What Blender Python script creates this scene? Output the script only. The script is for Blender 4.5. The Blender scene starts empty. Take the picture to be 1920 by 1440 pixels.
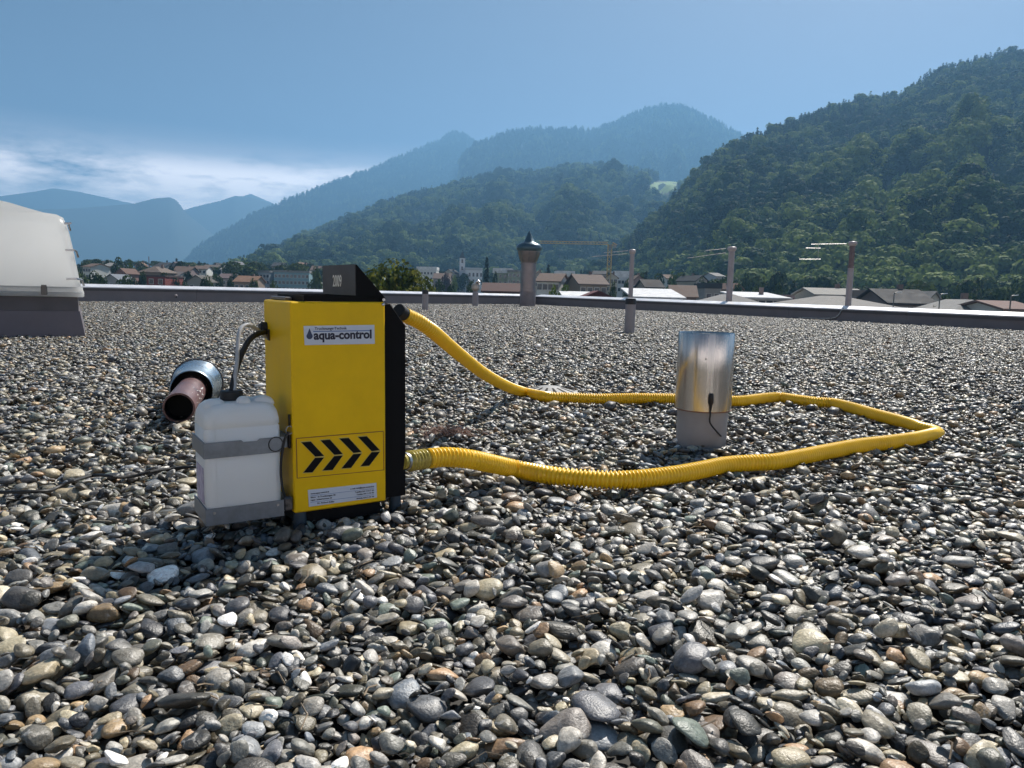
import bpy, math, random
import numpy as np
from mathutils import Vector, Matrix, noise as mnoise

S = bpy.context.scene
C = S.collection

# ------------------------------------------------------------------ camera, sky, sun, exposure
CAM_H = .60; FPX = 1450.0; PITCH = math.atan(172 / 1450); ROLL = .026
_F = Vector((0, math.cos(PITCH), -math.sin(PITCH)))
_U0 = Vector((0, math.sin(PITCH), math.cos(PITCH))); _R0 = Vector((1, 0, 0))
_R = _R0 * math.cos(ROLL) + _U0 * math.sin(ROLL)
_U = _U0 * math.cos(ROLL) - _R0 * math.sin(ROLL)
CAM = Vector((0, 0, CAM_H))
cd = bpy.data.cameras.new('camera'); cam = bpy.data.objects.new('camera', cd); C.objects.link(cam)
cd.sensor_width = 36; cd.lens = 36 * FPX / 1920; cd.clip_start = .02; cd.clip_end = 60000
cam.matrix_world = Matrix(((_R.x, _U.x, -_F.x, 0), (_R.y, _U.y, -_F.y, 0), (_R.z, _U.z, -_F.z, CAM_H), (0, 0, 0, 1)))
S.camera = cam

SUN_AZ = math.radians(29); SUN_EL = math.radians(47)      # azimuth to the right of the view (+Y)
w = bpy.data.worlds.new('World'); S.world = w; w.use_nodes = True
nt = w.node_tree; nt.nodes.clear()
def wn(t, **k):
    n = nt.nodes.new(t)
    for a, b in k.items(): setattr(n, a, b)
    return n
out = wn('ShaderNodeOutputWorld'); bg = wn('ShaderNodeBackground'); bg.inputs[1].default_value = .05
sky = wn('ShaderNodeTexSky', sky_type='NISHITA', sun_disc=False, sun_elevation=SUN_EL, sun_rotation=SUN_AZ,
         altitude=400, air_density=.28, dust_density=1.5, ozone_density=1.2)
tc = wn('ShaderNodeTexCoord'); sep = wn('ShaderNodeSeparateXYZ'); nt.links.new(tc.outputs['Generated'], sep.inputs[0])
mp = wn('ShaderNodeMapping'); mp.inputs['Scale'].default_value = (4.2, 4.2, 17); nt.links.new(tc.outputs['Generated'], mp.inputs[0])
n1 = wn('ShaderNodeTexNoise'); n1.inputs['Scale'].default_value = 1.6; n1.inputs['Detail'].default_value = 8; n1.inputs['Roughness'].default_value = .66
nt.links.new(mp.outputs[0], n1.inputs[0])
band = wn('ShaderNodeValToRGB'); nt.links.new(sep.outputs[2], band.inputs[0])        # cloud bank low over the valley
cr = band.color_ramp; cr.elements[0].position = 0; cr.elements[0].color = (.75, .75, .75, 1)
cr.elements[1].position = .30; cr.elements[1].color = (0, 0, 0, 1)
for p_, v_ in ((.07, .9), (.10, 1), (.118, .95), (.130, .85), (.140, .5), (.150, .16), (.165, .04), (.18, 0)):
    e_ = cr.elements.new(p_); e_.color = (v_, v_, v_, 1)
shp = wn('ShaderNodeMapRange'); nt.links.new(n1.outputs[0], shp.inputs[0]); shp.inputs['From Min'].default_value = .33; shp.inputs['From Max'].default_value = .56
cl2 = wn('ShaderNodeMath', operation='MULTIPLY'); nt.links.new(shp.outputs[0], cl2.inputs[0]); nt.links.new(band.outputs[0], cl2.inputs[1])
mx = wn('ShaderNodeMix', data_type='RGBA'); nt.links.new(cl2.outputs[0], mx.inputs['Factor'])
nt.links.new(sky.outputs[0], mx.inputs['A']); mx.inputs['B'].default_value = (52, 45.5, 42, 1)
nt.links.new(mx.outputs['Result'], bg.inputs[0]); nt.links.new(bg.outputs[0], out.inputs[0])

sl = bpy.data.lights.new('sun', 'SUN'); so = bpy.data.objects.new('sun', sl); C.objects.link(so)
sl.energy = 5.0; sl.angle = math.radians(.53); sl.color = (1, .95, .87)
sdir = Vector((math.sin(SUN_AZ) * math.cos(SUN_EL), math.cos(SUN_AZ) * math.cos(SUN_EL), math.sin(SUN_EL)))
so.rotation_euler = (-sdir).to_track_quat('-Z', 'Y').to_euler(); so.location = (0, 0, 50)
S.view_settings.view_transform = 'Standard'; S.view_settings.look = 'None'; S.view_settings.gamma = 1
S.view_settings.exposure = 0.72; S.view_settings.use_curve_mapping = False
S.cycles.use_denoising = True
S.cycles.max_bounces = 4; S.cycles.diffuse_bounces = 2; S.cycles.glossy_bounces = 2; S.cycles.adaptive_threshold = .02; S.cycles.volume_bounces = 0; S.cycles.transparent_max_bounces = 8
S.cycles.caustics_reflective = False; S.cycles.caustics_refractive = False

# ------------------------------------------------------------------ helpers
def ray(x, y): return _F + _R * ((x - 960) / FPX) - _U * ((y - 720) / FPX)
def gz(x, y, z=0.0):
    d = ray(x, y); return CAM + d * ((z - CAM_H) / d.z)
def gy(x, y, Y):
    d = ray(x, y); return CAM + d * (Y / d.y)
def ghd(x, y, D):                      # point at horizontal distance D
    d = ray(x, y); return CAM + d * (D / math.hypot(d.x, d.y))

MATS = {}
def mat(name, col, rough=.6, metal=0, var=.15, vscale=6, bump=0, bscale=40, spec=.5, trans=0, col2=None, coat=0):
    if name in MATS: return MATS[name]
    m = bpy.data.materials.new(name); m.use_nodes = True; t = m.node_tree; b = t.nodes['Principled BSDF']
    b.inputs['Roughness'].default_value = rough; b.inputs['Metallic'].default_value = metal
    b.inputs['Specular IOR Level'].default_value = spec
    if coat: b.inputs['Coat Weight'].default_value = coat
    g = t.nodes.new('ShaderNodeNewGeometry'); n = t.nodes.new('ShaderNodeTexNoise')
    n.inputs['Scale'].default_value = vscale; n.inputs['Detail'].default_value = 6; n.inputs['Roughness'].default_value = .65
    t.links.new(g.outputs['Position'], n.inputs[0])
    r = t.nodes.new('ShaderNodeValToRGB'); t.links.new(n.outputs[0], r.inputs[0])
    c2 = col2 or tuple(c * (1 + var) for c in col); c1 = tuple(c * (1 - var) for c in col) if not col2 else col
    r.color_ramp.elements[0].position = .32; r.color_ramp.elements[1].position = .68
    r.color_ramp.elements[0].color = (*c1, 1); r.color_ramp.elements[1].color = (*c2, 1)
    t.links.new(r.outputs[0], b.inputs['Base Color'])
    rr = t.nodes.new('ShaderNodeMapRange'); t.links.new(n.outputs[0], rr.inputs[0])
    rr.inputs['From Min'].default_value = .3; rr.inputs['From Max'].default_value = .7
    rr.inputs['To Min'].default_value = max(.02, rough - .08); rr.inputs['To Max'].default_value = min(1, rough + .08)
    t.links.new(rr.outputs[0], b.inputs['Roughness'])
    if bump:
        n2 = t.nodes.new('ShaderNodeTexNoise'); n2.inputs['Scale'].default_value = bscale; n2.inputs['Detail'].default_value = 4
        t.links.new(g.outputs['Position'], n2.inputs[0])
        bp = t.nodes.new('ShaderNodeBump'); bp.inputs['Strength'].default_value = bump; bp.inputs['Distance'].default_value = .3 / bscale
        t.links.new(n2.outputs[0], bp.inputs['Height']); t.links.new(bp.outputs[0], b.inputs['Normal'])
    if trans:
        tr = t.nodes.new('ShaderNodeBsdfTranslucent'); t.links.new(r.outputs[0], tr.inputs[0])
        ms = t.nodes.new('ShaderNodeMixShader'); ms.inputs[0].default_value = trans
        t.links.new(b.outputs[0], ms.inputs[1]); t.links.new(tr.outputs[0], ms.inputs[2])
        t.links.new(ms.outputs[0], t.nodes['Material Output'].inputs[0])
    MATS[name] = m; return m

class MB:
    def __init__(s): s.v = []; s.f = []
    def add(s, v, f):
        o = len(s.v); s.v += [tuple(p) for p in v]; s.f += [tuple(i + o for i in q) for q in f]; return s
    def box(s, a, b, bev=0):
        x0, y0, z0 = a; x1, y1, z1 = b
        if bev <= 0:
            v = [(x, y, z) for z in (z0, z1) for x, y in ((x0, y0), (x1, y0), (x1, y1), (x0, y1))]
            return s.add(v, [(3, 2, 1, 0), (4, 5, 6, 7), (0, 1, 5, 4), (1, 2, 6, 5), (2, 3, 7, 6), (3, 0, 4, 7)])
        c = bev
        rings = []
        for z, i in ((z0, c), (z0 + c, 0), (z1 - c, 0), (z1, c)):
            rings.append([(x0 + i + c * .0 + (c if i == 0 else 0), y0 + i, z), (x1 - i - (c if i == 0 else 0), y0 + i, z),
                          (x1 - i, y0 + i + (c if i == 0 else 0), z), (x1 - i, y1 - i - (c if i == 0 else 0), z),
                          (x1 - i - (c if i == 0 else 0), y1 - i, z), (x0 + i + (c if i == 0 else 0), y1 - i, z),
                          (x0 + i, y1 - i - (c if i == 0 else 0), z), (x0 + i, y0 + i + (c if i == 0 else 0), z)])
        return s.loft(rings, True)
    def loft(s, rings, cap=True, closed=True):
        n = len(rings[0]); v = [p for r in rings for p in r]; f = []
        for k in range(len(rings) - 1):
            for i in range(n if closed else n - 1):
                j = (i + 1) % n; f.append((k * n + i, k * n + j, (k + 1) * n + j, (k + 1) * n + i))
        if cap: f.append(tuple(reversed(range(n)))); f.append(tuple((len(rings) - 1) * n + i for i in range(n)))
        return s.add(v, f)
    def lathe(s, prof, seg=32, axis=None, origin=(0, 0, 0), cap=False):
        o = Vector(origin); ax = Vector(axis or (0, 0, 1)).normalized()
        t = Vector((1, 0, 0)) if abs(ax.x) < .9 else Vector((0, 1, 0))
        a = (t - ax * t.dot(ax)).normalized(); b = ax.cross(a)
        rings = [[o + ax * z + (a * math.cos(q) + b * math.sin(q)) * r for q in [2 * math.pi * i / seg for i in range(seg)]] for r, z in prof]
        return s.loft(rings, cap)
    def tube(s, pts, r, seg=8, cap=True, rf=None):
        P = [Vector(p) for p in pts]; n = len(P); T = []
        for i in range(n):
            d = P[min(i + 1, n - 1)] - P[max(i - 1, 0)]; T.append(d.normalized())
        t = T[0]; up = Vector((0, 0, 1)) if abs(t.z) < .9 else Vector((1, 0, 0))
        a = (up - t * up.dot(t)).normalized(); rings = []
        for i in range(n):
            a = (a - T[i] * a.dot(T[i])).normalized(); b = T[i].cross(a); R = rf(i) if rf else r
            if not isinstance(R, tuple): R = (R, R)
            rings.append([P[i] + a * (math.cos(q) * R[0]) + b * (math.sin(q) * R[1]) for q in [2 * math.pi * k / seg for k in range(seg)]])
        return s.loft(rings, cap)
    def prism(s, poly, y0, y1):          # polygon in XZ extruded along Y
        n = len(poly); v = [(x, y0, z) for x, z in poly] + [(x, y1, z) for x, z in poly]
        f = [tuple(range(n)), tuple(reversed(range(n, 2 * n)))] + [((i + 1) % n, i, n + i, n + (i + 1) % n) for i in range(n)]
        return s.add(v, f)
    def mesh(s, name, m, smooth=False, angle=None):
        me = bpy.data.meshes.new(name); me.from_pydata(s.v, [], s.f); me.validate(); me.update()
        import bmesh
        bm = bmesh.new(); bm.from_mesh(me); bmesh.ops.recalc_face_normals(bm, faces=bm.faces); bm.to_mesh(me); bm.free()
        if m: me.materials.append(m)
        if smooth:
            me.polygons.foreach_set('use_smooth', [True] * len(me.polygons))
            if angle: me.set_sharp_from_angle(angle=math.radians(angle))
        return me
    def build(s, name, m, parent=None, smooth=False, angle=35, world=False):
        o = bpy.data.objects.new(name, s.mesh(name, m, smooth, angle)); C.objects.link(o)
        if parent:
            o.parent = parent
            if world: o.matrix_parent_inverse = MW[parent.name].inverted()
        return o
MW = {}
def tag(o, label=None, cat=None, group=None, kind=None):
    for k, v in (('label', label), ('category', cat), ('group', group), ('kind', kind)):
        if v: o[k] = v
    return o
def empty(name, loc, rot=(0, 0, 0), label=None, cat=None, group=None, scale=None):
    o = bpy.data.objects.new(name, None); C.objects.link(o); o.location = loc; o.rotation_euler = rot
    o.empty_display_size = .1
    if scale: o.scale = scale
    from mathutils import Euler
    MW[o.name] = Matrix.LocRotScale(Vector(loc), Euler(rot), Vector(scale) if scale else None)
    return tag(o, label, cat, group)
def child(name, me, parent, loc=(0, 0, 0), rot=(0, 0, 0), scale=(1, 1, 1)):
    o = bpy.data.objects.new(name, me); C.objects.link(o); o.parent = parent; o.location = loc; o.rotation_euler = rot; o.scale = scale
    return o
def catmull(P, step):
    P = [Vector(p) for p in P]; P = [P[0] * 2 - P[1]] + P + [P[-1] * 2 - P[-2]]; out_ = []
    for i in range(1, len(P) - 2):
        a, b, c, d = P[i - 1:i + 3]; n = max(2, int((c - b).length / step))
        for k in range(n):
            t = k / n
            out_.append(.5 * ((2 * b) + (c - a) * t + (2 * a - 5 * b + 4 * c - d) * t * t + (3 * b - a - 3 * c + d) * t ** 3))
    out_.append(P[-2]); return out_
def resample(P, step):
    L = [0]
    for i in range(1, len(P)): L.append(L[-1] + (P[i] - P[i - 1]).length)
    n = int(L[-1] / step); A = np.array([tuple(p) for p in P]); t = np.linspace(0, L[-1], n)
    return [Vector(q) for q in np.stack([np.interp(t, L, A[:, k]) for k in range(3)], 1)]

# icosphere directions
def ico(sub):
    import bmesh
    bm = bmesh.new(); bmesh.ops.create_icosphere(bm, subdivisions=sub, radius=1)
    v = np.array([tuple(x.co) for x in bm.verts]); f = np.array([[q.index for q in p.verts] for p in bm.faces]); bm.free()
    return v, f

def np_mesh(name, v, f, mats, attrs=None, smooth=True):
    me = bpy.data.meshes.new(name); nf = len(f); k = f.shape[1] if nf else 3
    me.vertices.add(len(v)); me.vertices.foreach_set('co', np.ascontiguousarray(v, np.float32).ravel())
    me.loops.add(nf * k); me.loops.foreach_set('vertex_index', np.ascontiguousarray(f, np.int32).ravel())
    me.polygons.add(nf); me.polygons.foreach_set('loop_start', np.arange(0, nf * k, k, dtype=np.int32))
    me.polygons.foreach_set('use_smooth', np.full(nf, smooth))
    for nm, (ty, a) in (attrs or {}).items():
        at = me.attributes.new(nm, ty, 'POINT')
        at.data.foreach_set('vector' if ty == 'FLOAT_VECTOR' else 'value', np.ascontiguousarray(a, np.int32 if ty == 'INT' else np.float32).ravel())
    me.update(calc_edges=True)
    for m in mats: me.materials.append(m)
    return me

def scatter(name, templates, pts, eul, scl, tid, m, parent=None, smooth=True):
    """one object: template pieces and placement points in one mesh, geometry nodes put the pieces on the points"""
    V = []; Fc = []; K = []; PR = []; o = 0
    for i, (v, f, pr) in enumerate(templates):
        V.append(v); Fc.append(f + o); K.append(np.full(len(v), i)); PR.append(pr if pr is not None else np.zeros(len(v))); o += len(v)
    n = len(pts); V.append(pts); K.append(1000 + tid); PR.append(np.zeros(n))
    nt_ = o; Z = np.zeros((nt_, 3))
    me = np_mesh(name, np.concatenate(V), np.concatenate(Fc), [m],
                 {'part_id': ('INT', np.concatenate(K)), 'prand': ('FLOAT', np.concatenate(PR)),
                  'place_rot': ('FLOAT_VECTOR', np.concatenate([Z, eul])), 'place_scale': ('FLOAT_VECTOR', np.concatenate([Z, scl]))}, smooth)
    ob = bpy.data.objects.new(name, me); C.objects.link(ob); ob.parent = parent
    g = bpy.data.node_groups.new(name + '_placing', 'GeometryNodeTree')
    g.interface.new_socket('Geometry', in_out='INPUT', socket_type='NodeSocketGeometry')
    g.interface.new_socket('Geometry', in_out='OUTPUT', socket_type='NodeSocketGeometry')
    N = g.nodes.new; L = g.links.new; gi = N('NodeGroupInput'); go = N('NodeGroupOutput')
    def attr(nm, ty):
        a = N('GeometryNodeInputNamedAttribute'); a.data_type = ty; a.inputs[0].default_value = nm
        return next(x for x in a.outputs if x.enabled and x.name == 'Attribute')
    kid = attr('part_id', 'INT')
    def cmp(op, val):
        c = N('FunctionNodeCompare'); c.data_type = 'INT'; c.operation = op
        ins = [x for x in c.inputs if x.enabled]; L(kid, ins[0]); ins[1].default_value = val
        return c.outputs[0]
    sp = N('GeometryNodeSeparateGeometry'); sp.domain = 'POINT'; L(gi.outputs[0], sp.inputs[0]); L(cmp('GREATER_EQUAL', 1000), sp.inputs[1])
    er = N('FunctionNodeEulerToRotation'); L(attr('place_rot', 'FLOAT_VECTOR'), er.inputs[0]); sc = attr('place_scale', 'FLOAT_VECTOR')
    jn = N('GeometryNodeJoinGeometry')
    for i in range(len(templates)):
        st = N('GeometryNodeSeparateGeometry'); st.domain = 'POINT'; L(sp.outputs[1], st.inputs[0]); L(cmp('EQUAL', i), st.inputs[1])
        ip = N('GeometryNodeInstanceOnPoints'); L(sp.outputs[0], ip.inputs['Points']); L(cmp('EQUAL', 1000 + i), ip.inputs['Selection'])
        L(st.outputs[0], ip.inputs['Instance']); L(er.outputs[0], ip.inputs['Rotation']); L(sc, ip.inputs['Scale']); L(ip.outputs[0], jn.inputs[0])
    L(jn.outputs[0], go.inputs[0])
    md = ob.modifiers.new('placing', 'NODES'); md.node_group = g
    return ob

rng = np.random.default_rng(7); random.seed(7)

# ------------------------------------------------------------------ roof outline
PL = gz(155, 565); PM = gz(1003, 571); PR = gz(1920, 620)
dL = (PM - PL).normalized(); dR = (PR - PM).normalized()
W0 = PM - dL * 62; E0 = PM + dR * 46
def inside(x, y, m=0.0):
    nl = Vector((dL.y, -dL.x)); nr = Vector((dR.y, -dR.x))       # inner normals
    a = (x - PM.x) * nl.x + (y - PM.y) * nl.y; b = (x - PM.x) * nr.x + (y - PM.y) * nr.y
    return (a > m) & (b > m)

# ------------------------------------------------------------------ roof and gravel
def pebble_mat():
    m = bpy.data.materials.new('river_pebble'); m.use_nodes = True; t = m.node_tree; b = t.nodes['Principled BSDF']
    N = t.nodes.new; L = t.links.new
    oi = N('ShaderNodeObjectInfo'); at = N('ShaderNodeAttribute'); at.attribute_name = 'prand'
    ad = N('ShaderNodeMath'); ad.operation = 'ADD'; L(oi.outputs['Random'], ad.inputs[0]); L(at.outputs['Fac'], ad.inputs[1])
    fr = N('ShaderNodeMath'); fr.operation = 'FRACT'; L(ad.outputs[0], fr.inputs[0])
    cr = N('ShaderNodeValToRGB'); cr.color_ramp.interpolation = 'CONSTANT'; L(fr.outputs[0], cr.inputs[0])
    pal = [(.19, .185, .175), (.28, .27, .245), (.13, .13, .14), (.36, .31, .21), (.25, .21, .14), (.085, .085, .09), (.23, .235, .24),
           (.38, .315, .21), (.16, .155, .135), (.45, .42, .37), (.14, .155, .175), (.32, .225, .125), (.25, .24, .21), (.11, .11, .085),
           (.66, .63, .59), (.15, .13, .11), (.36, .33, .285), (.15, .175, .145), (.20, .175, .155), (.33, .21, .12), (.17, .175, .185), (.29, .25, .175),
           (.07, .07, .078), (.42, .37, .28), (.24, .22, .18), (.10, .095, .09), (.32, .30, .27), (.18, .16, .12)]
    el = cr.color_ramp.elements; el[0].position = 0; el[0].color = (*pal[0], 1); el[1].position = 1 / len(pal); el[1].color = (*pal[1], 1)
    for i in range(2, len(pal)):
        e = el.new(i / len(pal)); e.color = (*pal[i], 1)
    wnz = N('ShaderNodeTexWhiteNoise'); wnz.noise_dimensions = '1D'; L(fr.outputs[0], wnz.inputs['W'])
    g = N('ShaderNodeNewGeometry')
    n1 = N('ShaderNodeTexNoise'); n1.inputs['Scale'].default_value = 110; n1.inputs['Detail'].default_value = 5; n1.inputs['Roughness'].default_value = .7
    L(g.outputs['Position'], n1.inputs[0])
    # brightness = (.55 .. 1.35) by stone * mottling
    mr = N('ShaderNodeMapRange'); L(wnz.outputs['Value'], mr.inputs[0]); mr.inputs['To Min'].default_value = .16; mr.inputs['To Max'].default_value = 1.6
    mr2 = N('ShaderNodeMapRange'); L(n1.outputs[0], mr2.inputs[0]); mr2.inputs['From Min'].default_value = .3; mr2.inputs['From Max'].default_value = .7
    mr2.inputs['To Min'].default_value = .58; mr2.inputs['To Max'].default_value = 1.38
    m1 = N('ShaderNodeMath'); m1.operation = 'MULTIPLY'; L(mr.outputs[0], m1.inputs[0]); L(mr2.outputs[0], m1.inputs[1])
    # pale quartz blotches on some stones
    vm = N('ShaderNodeVectorMath'); vm.operation = 'ADD'; L(g.outputs['Position'], vm.inputs[0]); L(wnz.outputs['Color'], vm.inputs[1])
    wv = N('ShaderNodeTexNoise'); wv.inputs['Scale'].default_value = 45; wv.inputs['Detail'].default_value = 3; wv.inputs['Distortion'].default_value = 1.5; L(vm.outputs[0], wv.inputs[0])
    vr = N('ShaderNodeValToRGB'); vr.color_ramp.elements[0].position = .60; vr.color_ramp.elements[1].position = .68; L(wv.outputs[0], vr.inputs[0])
    gt = N('ShaderNodeMath'); gt.operation = 'GREATER_THAN'; sepc = N('ShaderNodeSeparateColor'); L(wnz.outputs['Color'], sepc.inputs[0]); L(sepc.outputs[1], gt.inputs[0]); gt.inputs[1].default_value = .62
    vf = N('ShaderNodeMath'); vf.operation = 'MULTIPLY'; L(vr.outputs[0], vf.inputs[0]); L(gt.outputs[0], vf.inputs[1])
    vf2 = N('ShaderNodeMath'); vf2.operation = 'MULTIPLY'; vf2.inputs[1].default_value = .5; L(vf.outputs[0], vf2.inputs[0])
    sc = N('ShaderNodeVectorMath'); sc.operation = 'SCALE'; L(cr.outputs[0], sc.inputs[0]); L(m1.outputs[0], sc.inputs['Scale'])
    mx = N('ShaderNodeMix'); mx.data_type = 'RGBA'; L(vf2.outputs[0], mx.inputs['Factor']); L(sc.outputs[0], mx.inputs['A']); mx.inputs['B'].default_value = (.5, .48, .45, 1)
    L(mx.outputs['Result'], b.inputs['Base Color'])
    rr = N('ShaderNodeMapRange'); L(n1.outputs[0], rr.inputs[0]); rr.inputs['To Min'].default_value = .23; rr.inputs['To Max'].default_value = .62; L(rr.outputs[0], b.inputs['Roughness'])
    n2 = N('ShaderNodeTexNoise'); n2.inputs['Scale'].default_value = 260; n2.inputs['Detail'].default_value = 5; L(g.outputs['Position'], n2.inputs[0])
    bp = N('ShaderNodeBump'); bp.inputs['Strength'].default_value = .6; bp.inputs['Distance'].default_value = .0022; L(n2.outputs[0], bp.inputs['Height']); L(bp.outputs[0], b.inputs['Normal'])
    return m
PEB = pebble_mat()

def pebble_shape(dirs, seed, p=9):
    r = np.random.default_rng(seed); k = r.integers(8, 15); nn = r.normal(size=(k, 3)); nn /= np.linalg.norm(nn, axis=1)[:, None]
    cc = r.uniform(.66, 1.0, k); q = np.maximum(dirs @ nn.T, 0) / cc
    pe = r.choice([5, 8, 12, 24], p=[.2, .3, .3, .2])
    rad = 1 / ((q ** pe).sum(1) + .9 ** pe) ** (1 / pe)
    v = dirs * rad[:, None]
    if r.random() < .3:                    # a worn hollow or a bend
        a = r.normal(size=3); a /= np.linalg.norm(a); v *= (1 - .18 * np.exp(-((dirs - a) ** 2).sum(1) * 5))[:, None]
    rough = np.array([mnoise.fractal(Vector((q * (2.2 + seed % 3)).tolist()) + Vector((seed * 3.7, 0, 0)), 1, 2, 3) for q in dirs]); v *= (1 + .05 * rough)[:, None]
    v -= (v.max(0) + v.min(0)) / 2; v /= (v.max(0) - v.min(0)) / 2
    return v

def deposit(x0, y0, nx, ny, cells, n, seed, periodic, cell=.0025):
    """drop stones one after another onto the heap; returns centre, yaw, tilt, half axes, share left uncovered"""
    r = np.random.default_rng(seed); Wc = int(round(nx / cell)); Hc = int(round(ny / cell)); Hm = np.zeros((Hc, Wc), np.float32)
    A = np.clip(r.lognormal(math.log(.0114), .42, n), .005, .038); B = A * r.uniform(.58, .95, n); Cc = B * r.uniform(.30, .66, n)
    order = np.argsort(-A * 0 + r.random(n)); A, B, Cc = A[order], B[order], Cc[order]
    yaw = r.uniform(0, math.pi, n); K = 5
    U = r.random((n, K, 2)); tj = r.normal(0, .13, (n, 2)); cid = r.integers(0, len(cells), (n, K)); cl = np.array(cells, float); res = np.zeros((n, 9), np.float32); keep = []
    for i in range(n):
        best = None
        for k in range(K):
            cx, cy = cl[cid[i, k]]; px = cx + U[i, k, 0] * CS; py = cy + U[i, k, 1] * CS
            ix = int((px - x0) / cell); iy = int((py - y0) / cell)
            h = Hm[iy % Hc, ix % Wc]
            if best is None or h < best[0]: best = (h, px, py, ix, iy)
        _, px, py, ix, iy = best; a, b, c = A[i], B[i], Cc[i]; R = int(a / cell) + 1
        g = np.arange(-R, R + 1); dx, dy = np.meshgrid(g * cell, g * cell)
        cs, sn = math.cos(yaw[i]), math.sin(yaw[i]); q = ((dx * cs + dy * sn) / a) ** 2 + ((-dx * sn + dy * cs) / b) ** 2
        jj, ii = np.nonzero(q < .96); dxx = dx[jj, ii]; dyy = dy[jj, ii]; s = c * np.sqrt(1 - q[jj, ii])
        gx = ix + ii - R; gy_ = iy + jj - R
        if periodic: gx %= Wc; gy_ %= Hc
        else:
            ok = (gx >= 0) & (gx < Wc) & (gy_ >= 0) & (gy_ < Hc); gx = gx[ok]; gy_ = gy_[ok]; dxx = dxx[ok]; dyy = dyy[ok]; s = s[ok]
            if len(s) < 4: continue
        h = Hm[gy_, gx]
        hm = h.mean(); vx = (dxx * dxx).mean() + 1e-9; vy = (dyy * dyy).mean() + 1e-9
        tx = max(-.75, min(.75, .7 * ((h - hm) * dxx).mean() / vx + tj[i, 0])); ty = max(-.75, min(.75, .7 * ((h - hm) * dyy).mean() / vy + tj[i, 1]))
        pl = tx * dxx + ty * dyy; zc = np.partition(h - pl + s, int(len(s) * .9))[int(len(s) * .9)]
        Hm[gy_, gx] = np.maximum(h, zc + pl + s)
        res[i] = (px, py, zc, yaw[i], tx, ty, a, b, c); keep.append(i)
    res = res[keep]
    vis = np.zeros(len(res), np.float32)
    for i, (px, py, zc, yw, tx, ty, a, b, c) in enumerate(res):
        ix = int((px - x0) / cell); iy = int((py - y0) / cell); R = int(a / cell) + 1
        g = np.arange(-R, R + 1, 2); dx, dy = np.meshgrid(g * cell, g * cell); cs, sn = math.cos(yw), math.sin(yw)
        q = ((dx * cs + dy * sn) / a) ** 2 + ((-dx * sn + dy * cs) / b) ** 2; jj, ii = np.nonzero(q < .9)
        if len(jj) == 0: continue
        gx = (ix + g[ii]); gy_ = (iy + g[jj])
        if periodic: gx %= Wc; gy_ %= Hc
        else: gx = np.clip(gx, 0, Wc - 1); gy_ = np.clip(gy_, 0, Hc - 1)
        top = zc + tx * dx[jj, ii] + ty * dy[jj, ii] + c * np.sqrt(1 - q[jj, ii]); vis[i] = (top >= Hm[gy_, gx] - .0008).mean()
    lev = float(np.percentile(Hm[Hm > 0.004], 78))
    return res, vis, lev
def rot_of(res):                          # euler angles XYZ for yaw + tilt
    from mathutils import Euler
    E_ = np.zeros((len(res), 3))
    for i, q in enumerate(res):
        n = Vector((-q[4], -q[5], 1)).normalized(); m = Vector((0, 0, 1)).rotation_difference(n).to_matrix() @ Matrix.Rotation(q[3], 3, 'Z')
        E_[i] = m.to_euler('XYZ')
    return E_

roof = MB()
base = [(W0.x, W0.y), (PM.x, PM.y), (E0.x, E0.y), (E0.x, -9), (W0.x, -9)]
roof.add([(x, y, -.05) for x, y in base] + [(x, y, -9.2) for x, y in base], [(0, 1, 2, 3, 4), (9, 8, 7, 6, 5)] + [((i + 1) % 5, i, 5 + i, 5 + (i + 1) % 5) for i in range(5)])
roof_o = roof.build('gravel_roof', mat('roof_felt', (.05, .048, .045), .9, bump=.4)); tag(roof_o, 'flat roof covered in loose river pebbles', None, None, 'structure')

CS = .6
near_cells = [(x * CS, y * CS) for y in range(0, 4) for x in range(-5, 5) if (abs(x + .5) - .5) * CS < .72 * (y + 1) * CS + .12 and (y > 0 or abs(x + .5) < 1)]
DENS = 6600
resN, visN, levN = deposit(-5 * CS, 0, 10 * CS, 4 * CS, near_cells, int(len(near_cells) * CS * CS * DENS), 3, False)
kp = visN > .03; resN = resN[kp]; visN = visN[kp]
D3, F3 = ico(3); D1, F1 = ico(1); D2, F2 = ico(2)
NV = 48
variants = [pebble_shape(D3, 100 + i) for i in range(NV)]
templates = [(v, F3, None) for v in variants]
tiles = []
for t_ in range(5):
    r_, v_, lv = deposit(0, 0, CS, CS, [(0, 0)], int(CS * CS * DENS), 30 + t_, True)
    r_ = r_[v_ > .05]; eu = rot_of(r_); vs = []; fs = []; pr = []; lo = [pebble_shape(D1, 500 + i) for i in range(30)]
    from mathutils import Euler
    for i, q in enumerate(r_):
        M_ = np.array(Euler(eu[i]).to_matrix()); v = (lo[i % 30] * q[6:9]) @ M_.T + np.array([q[0] - CS / 2, q[1] - CS / 2, q[2] - lv])
        fs.append(F1 + len(vs) * len(D1)); vs.append(v); pr.append(np.full(len(v), rng.random()))
    tiles.append((np.concatenate(vs), np.concatenate(fs), np.concatenate(pr)))
templates += tiles
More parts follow.
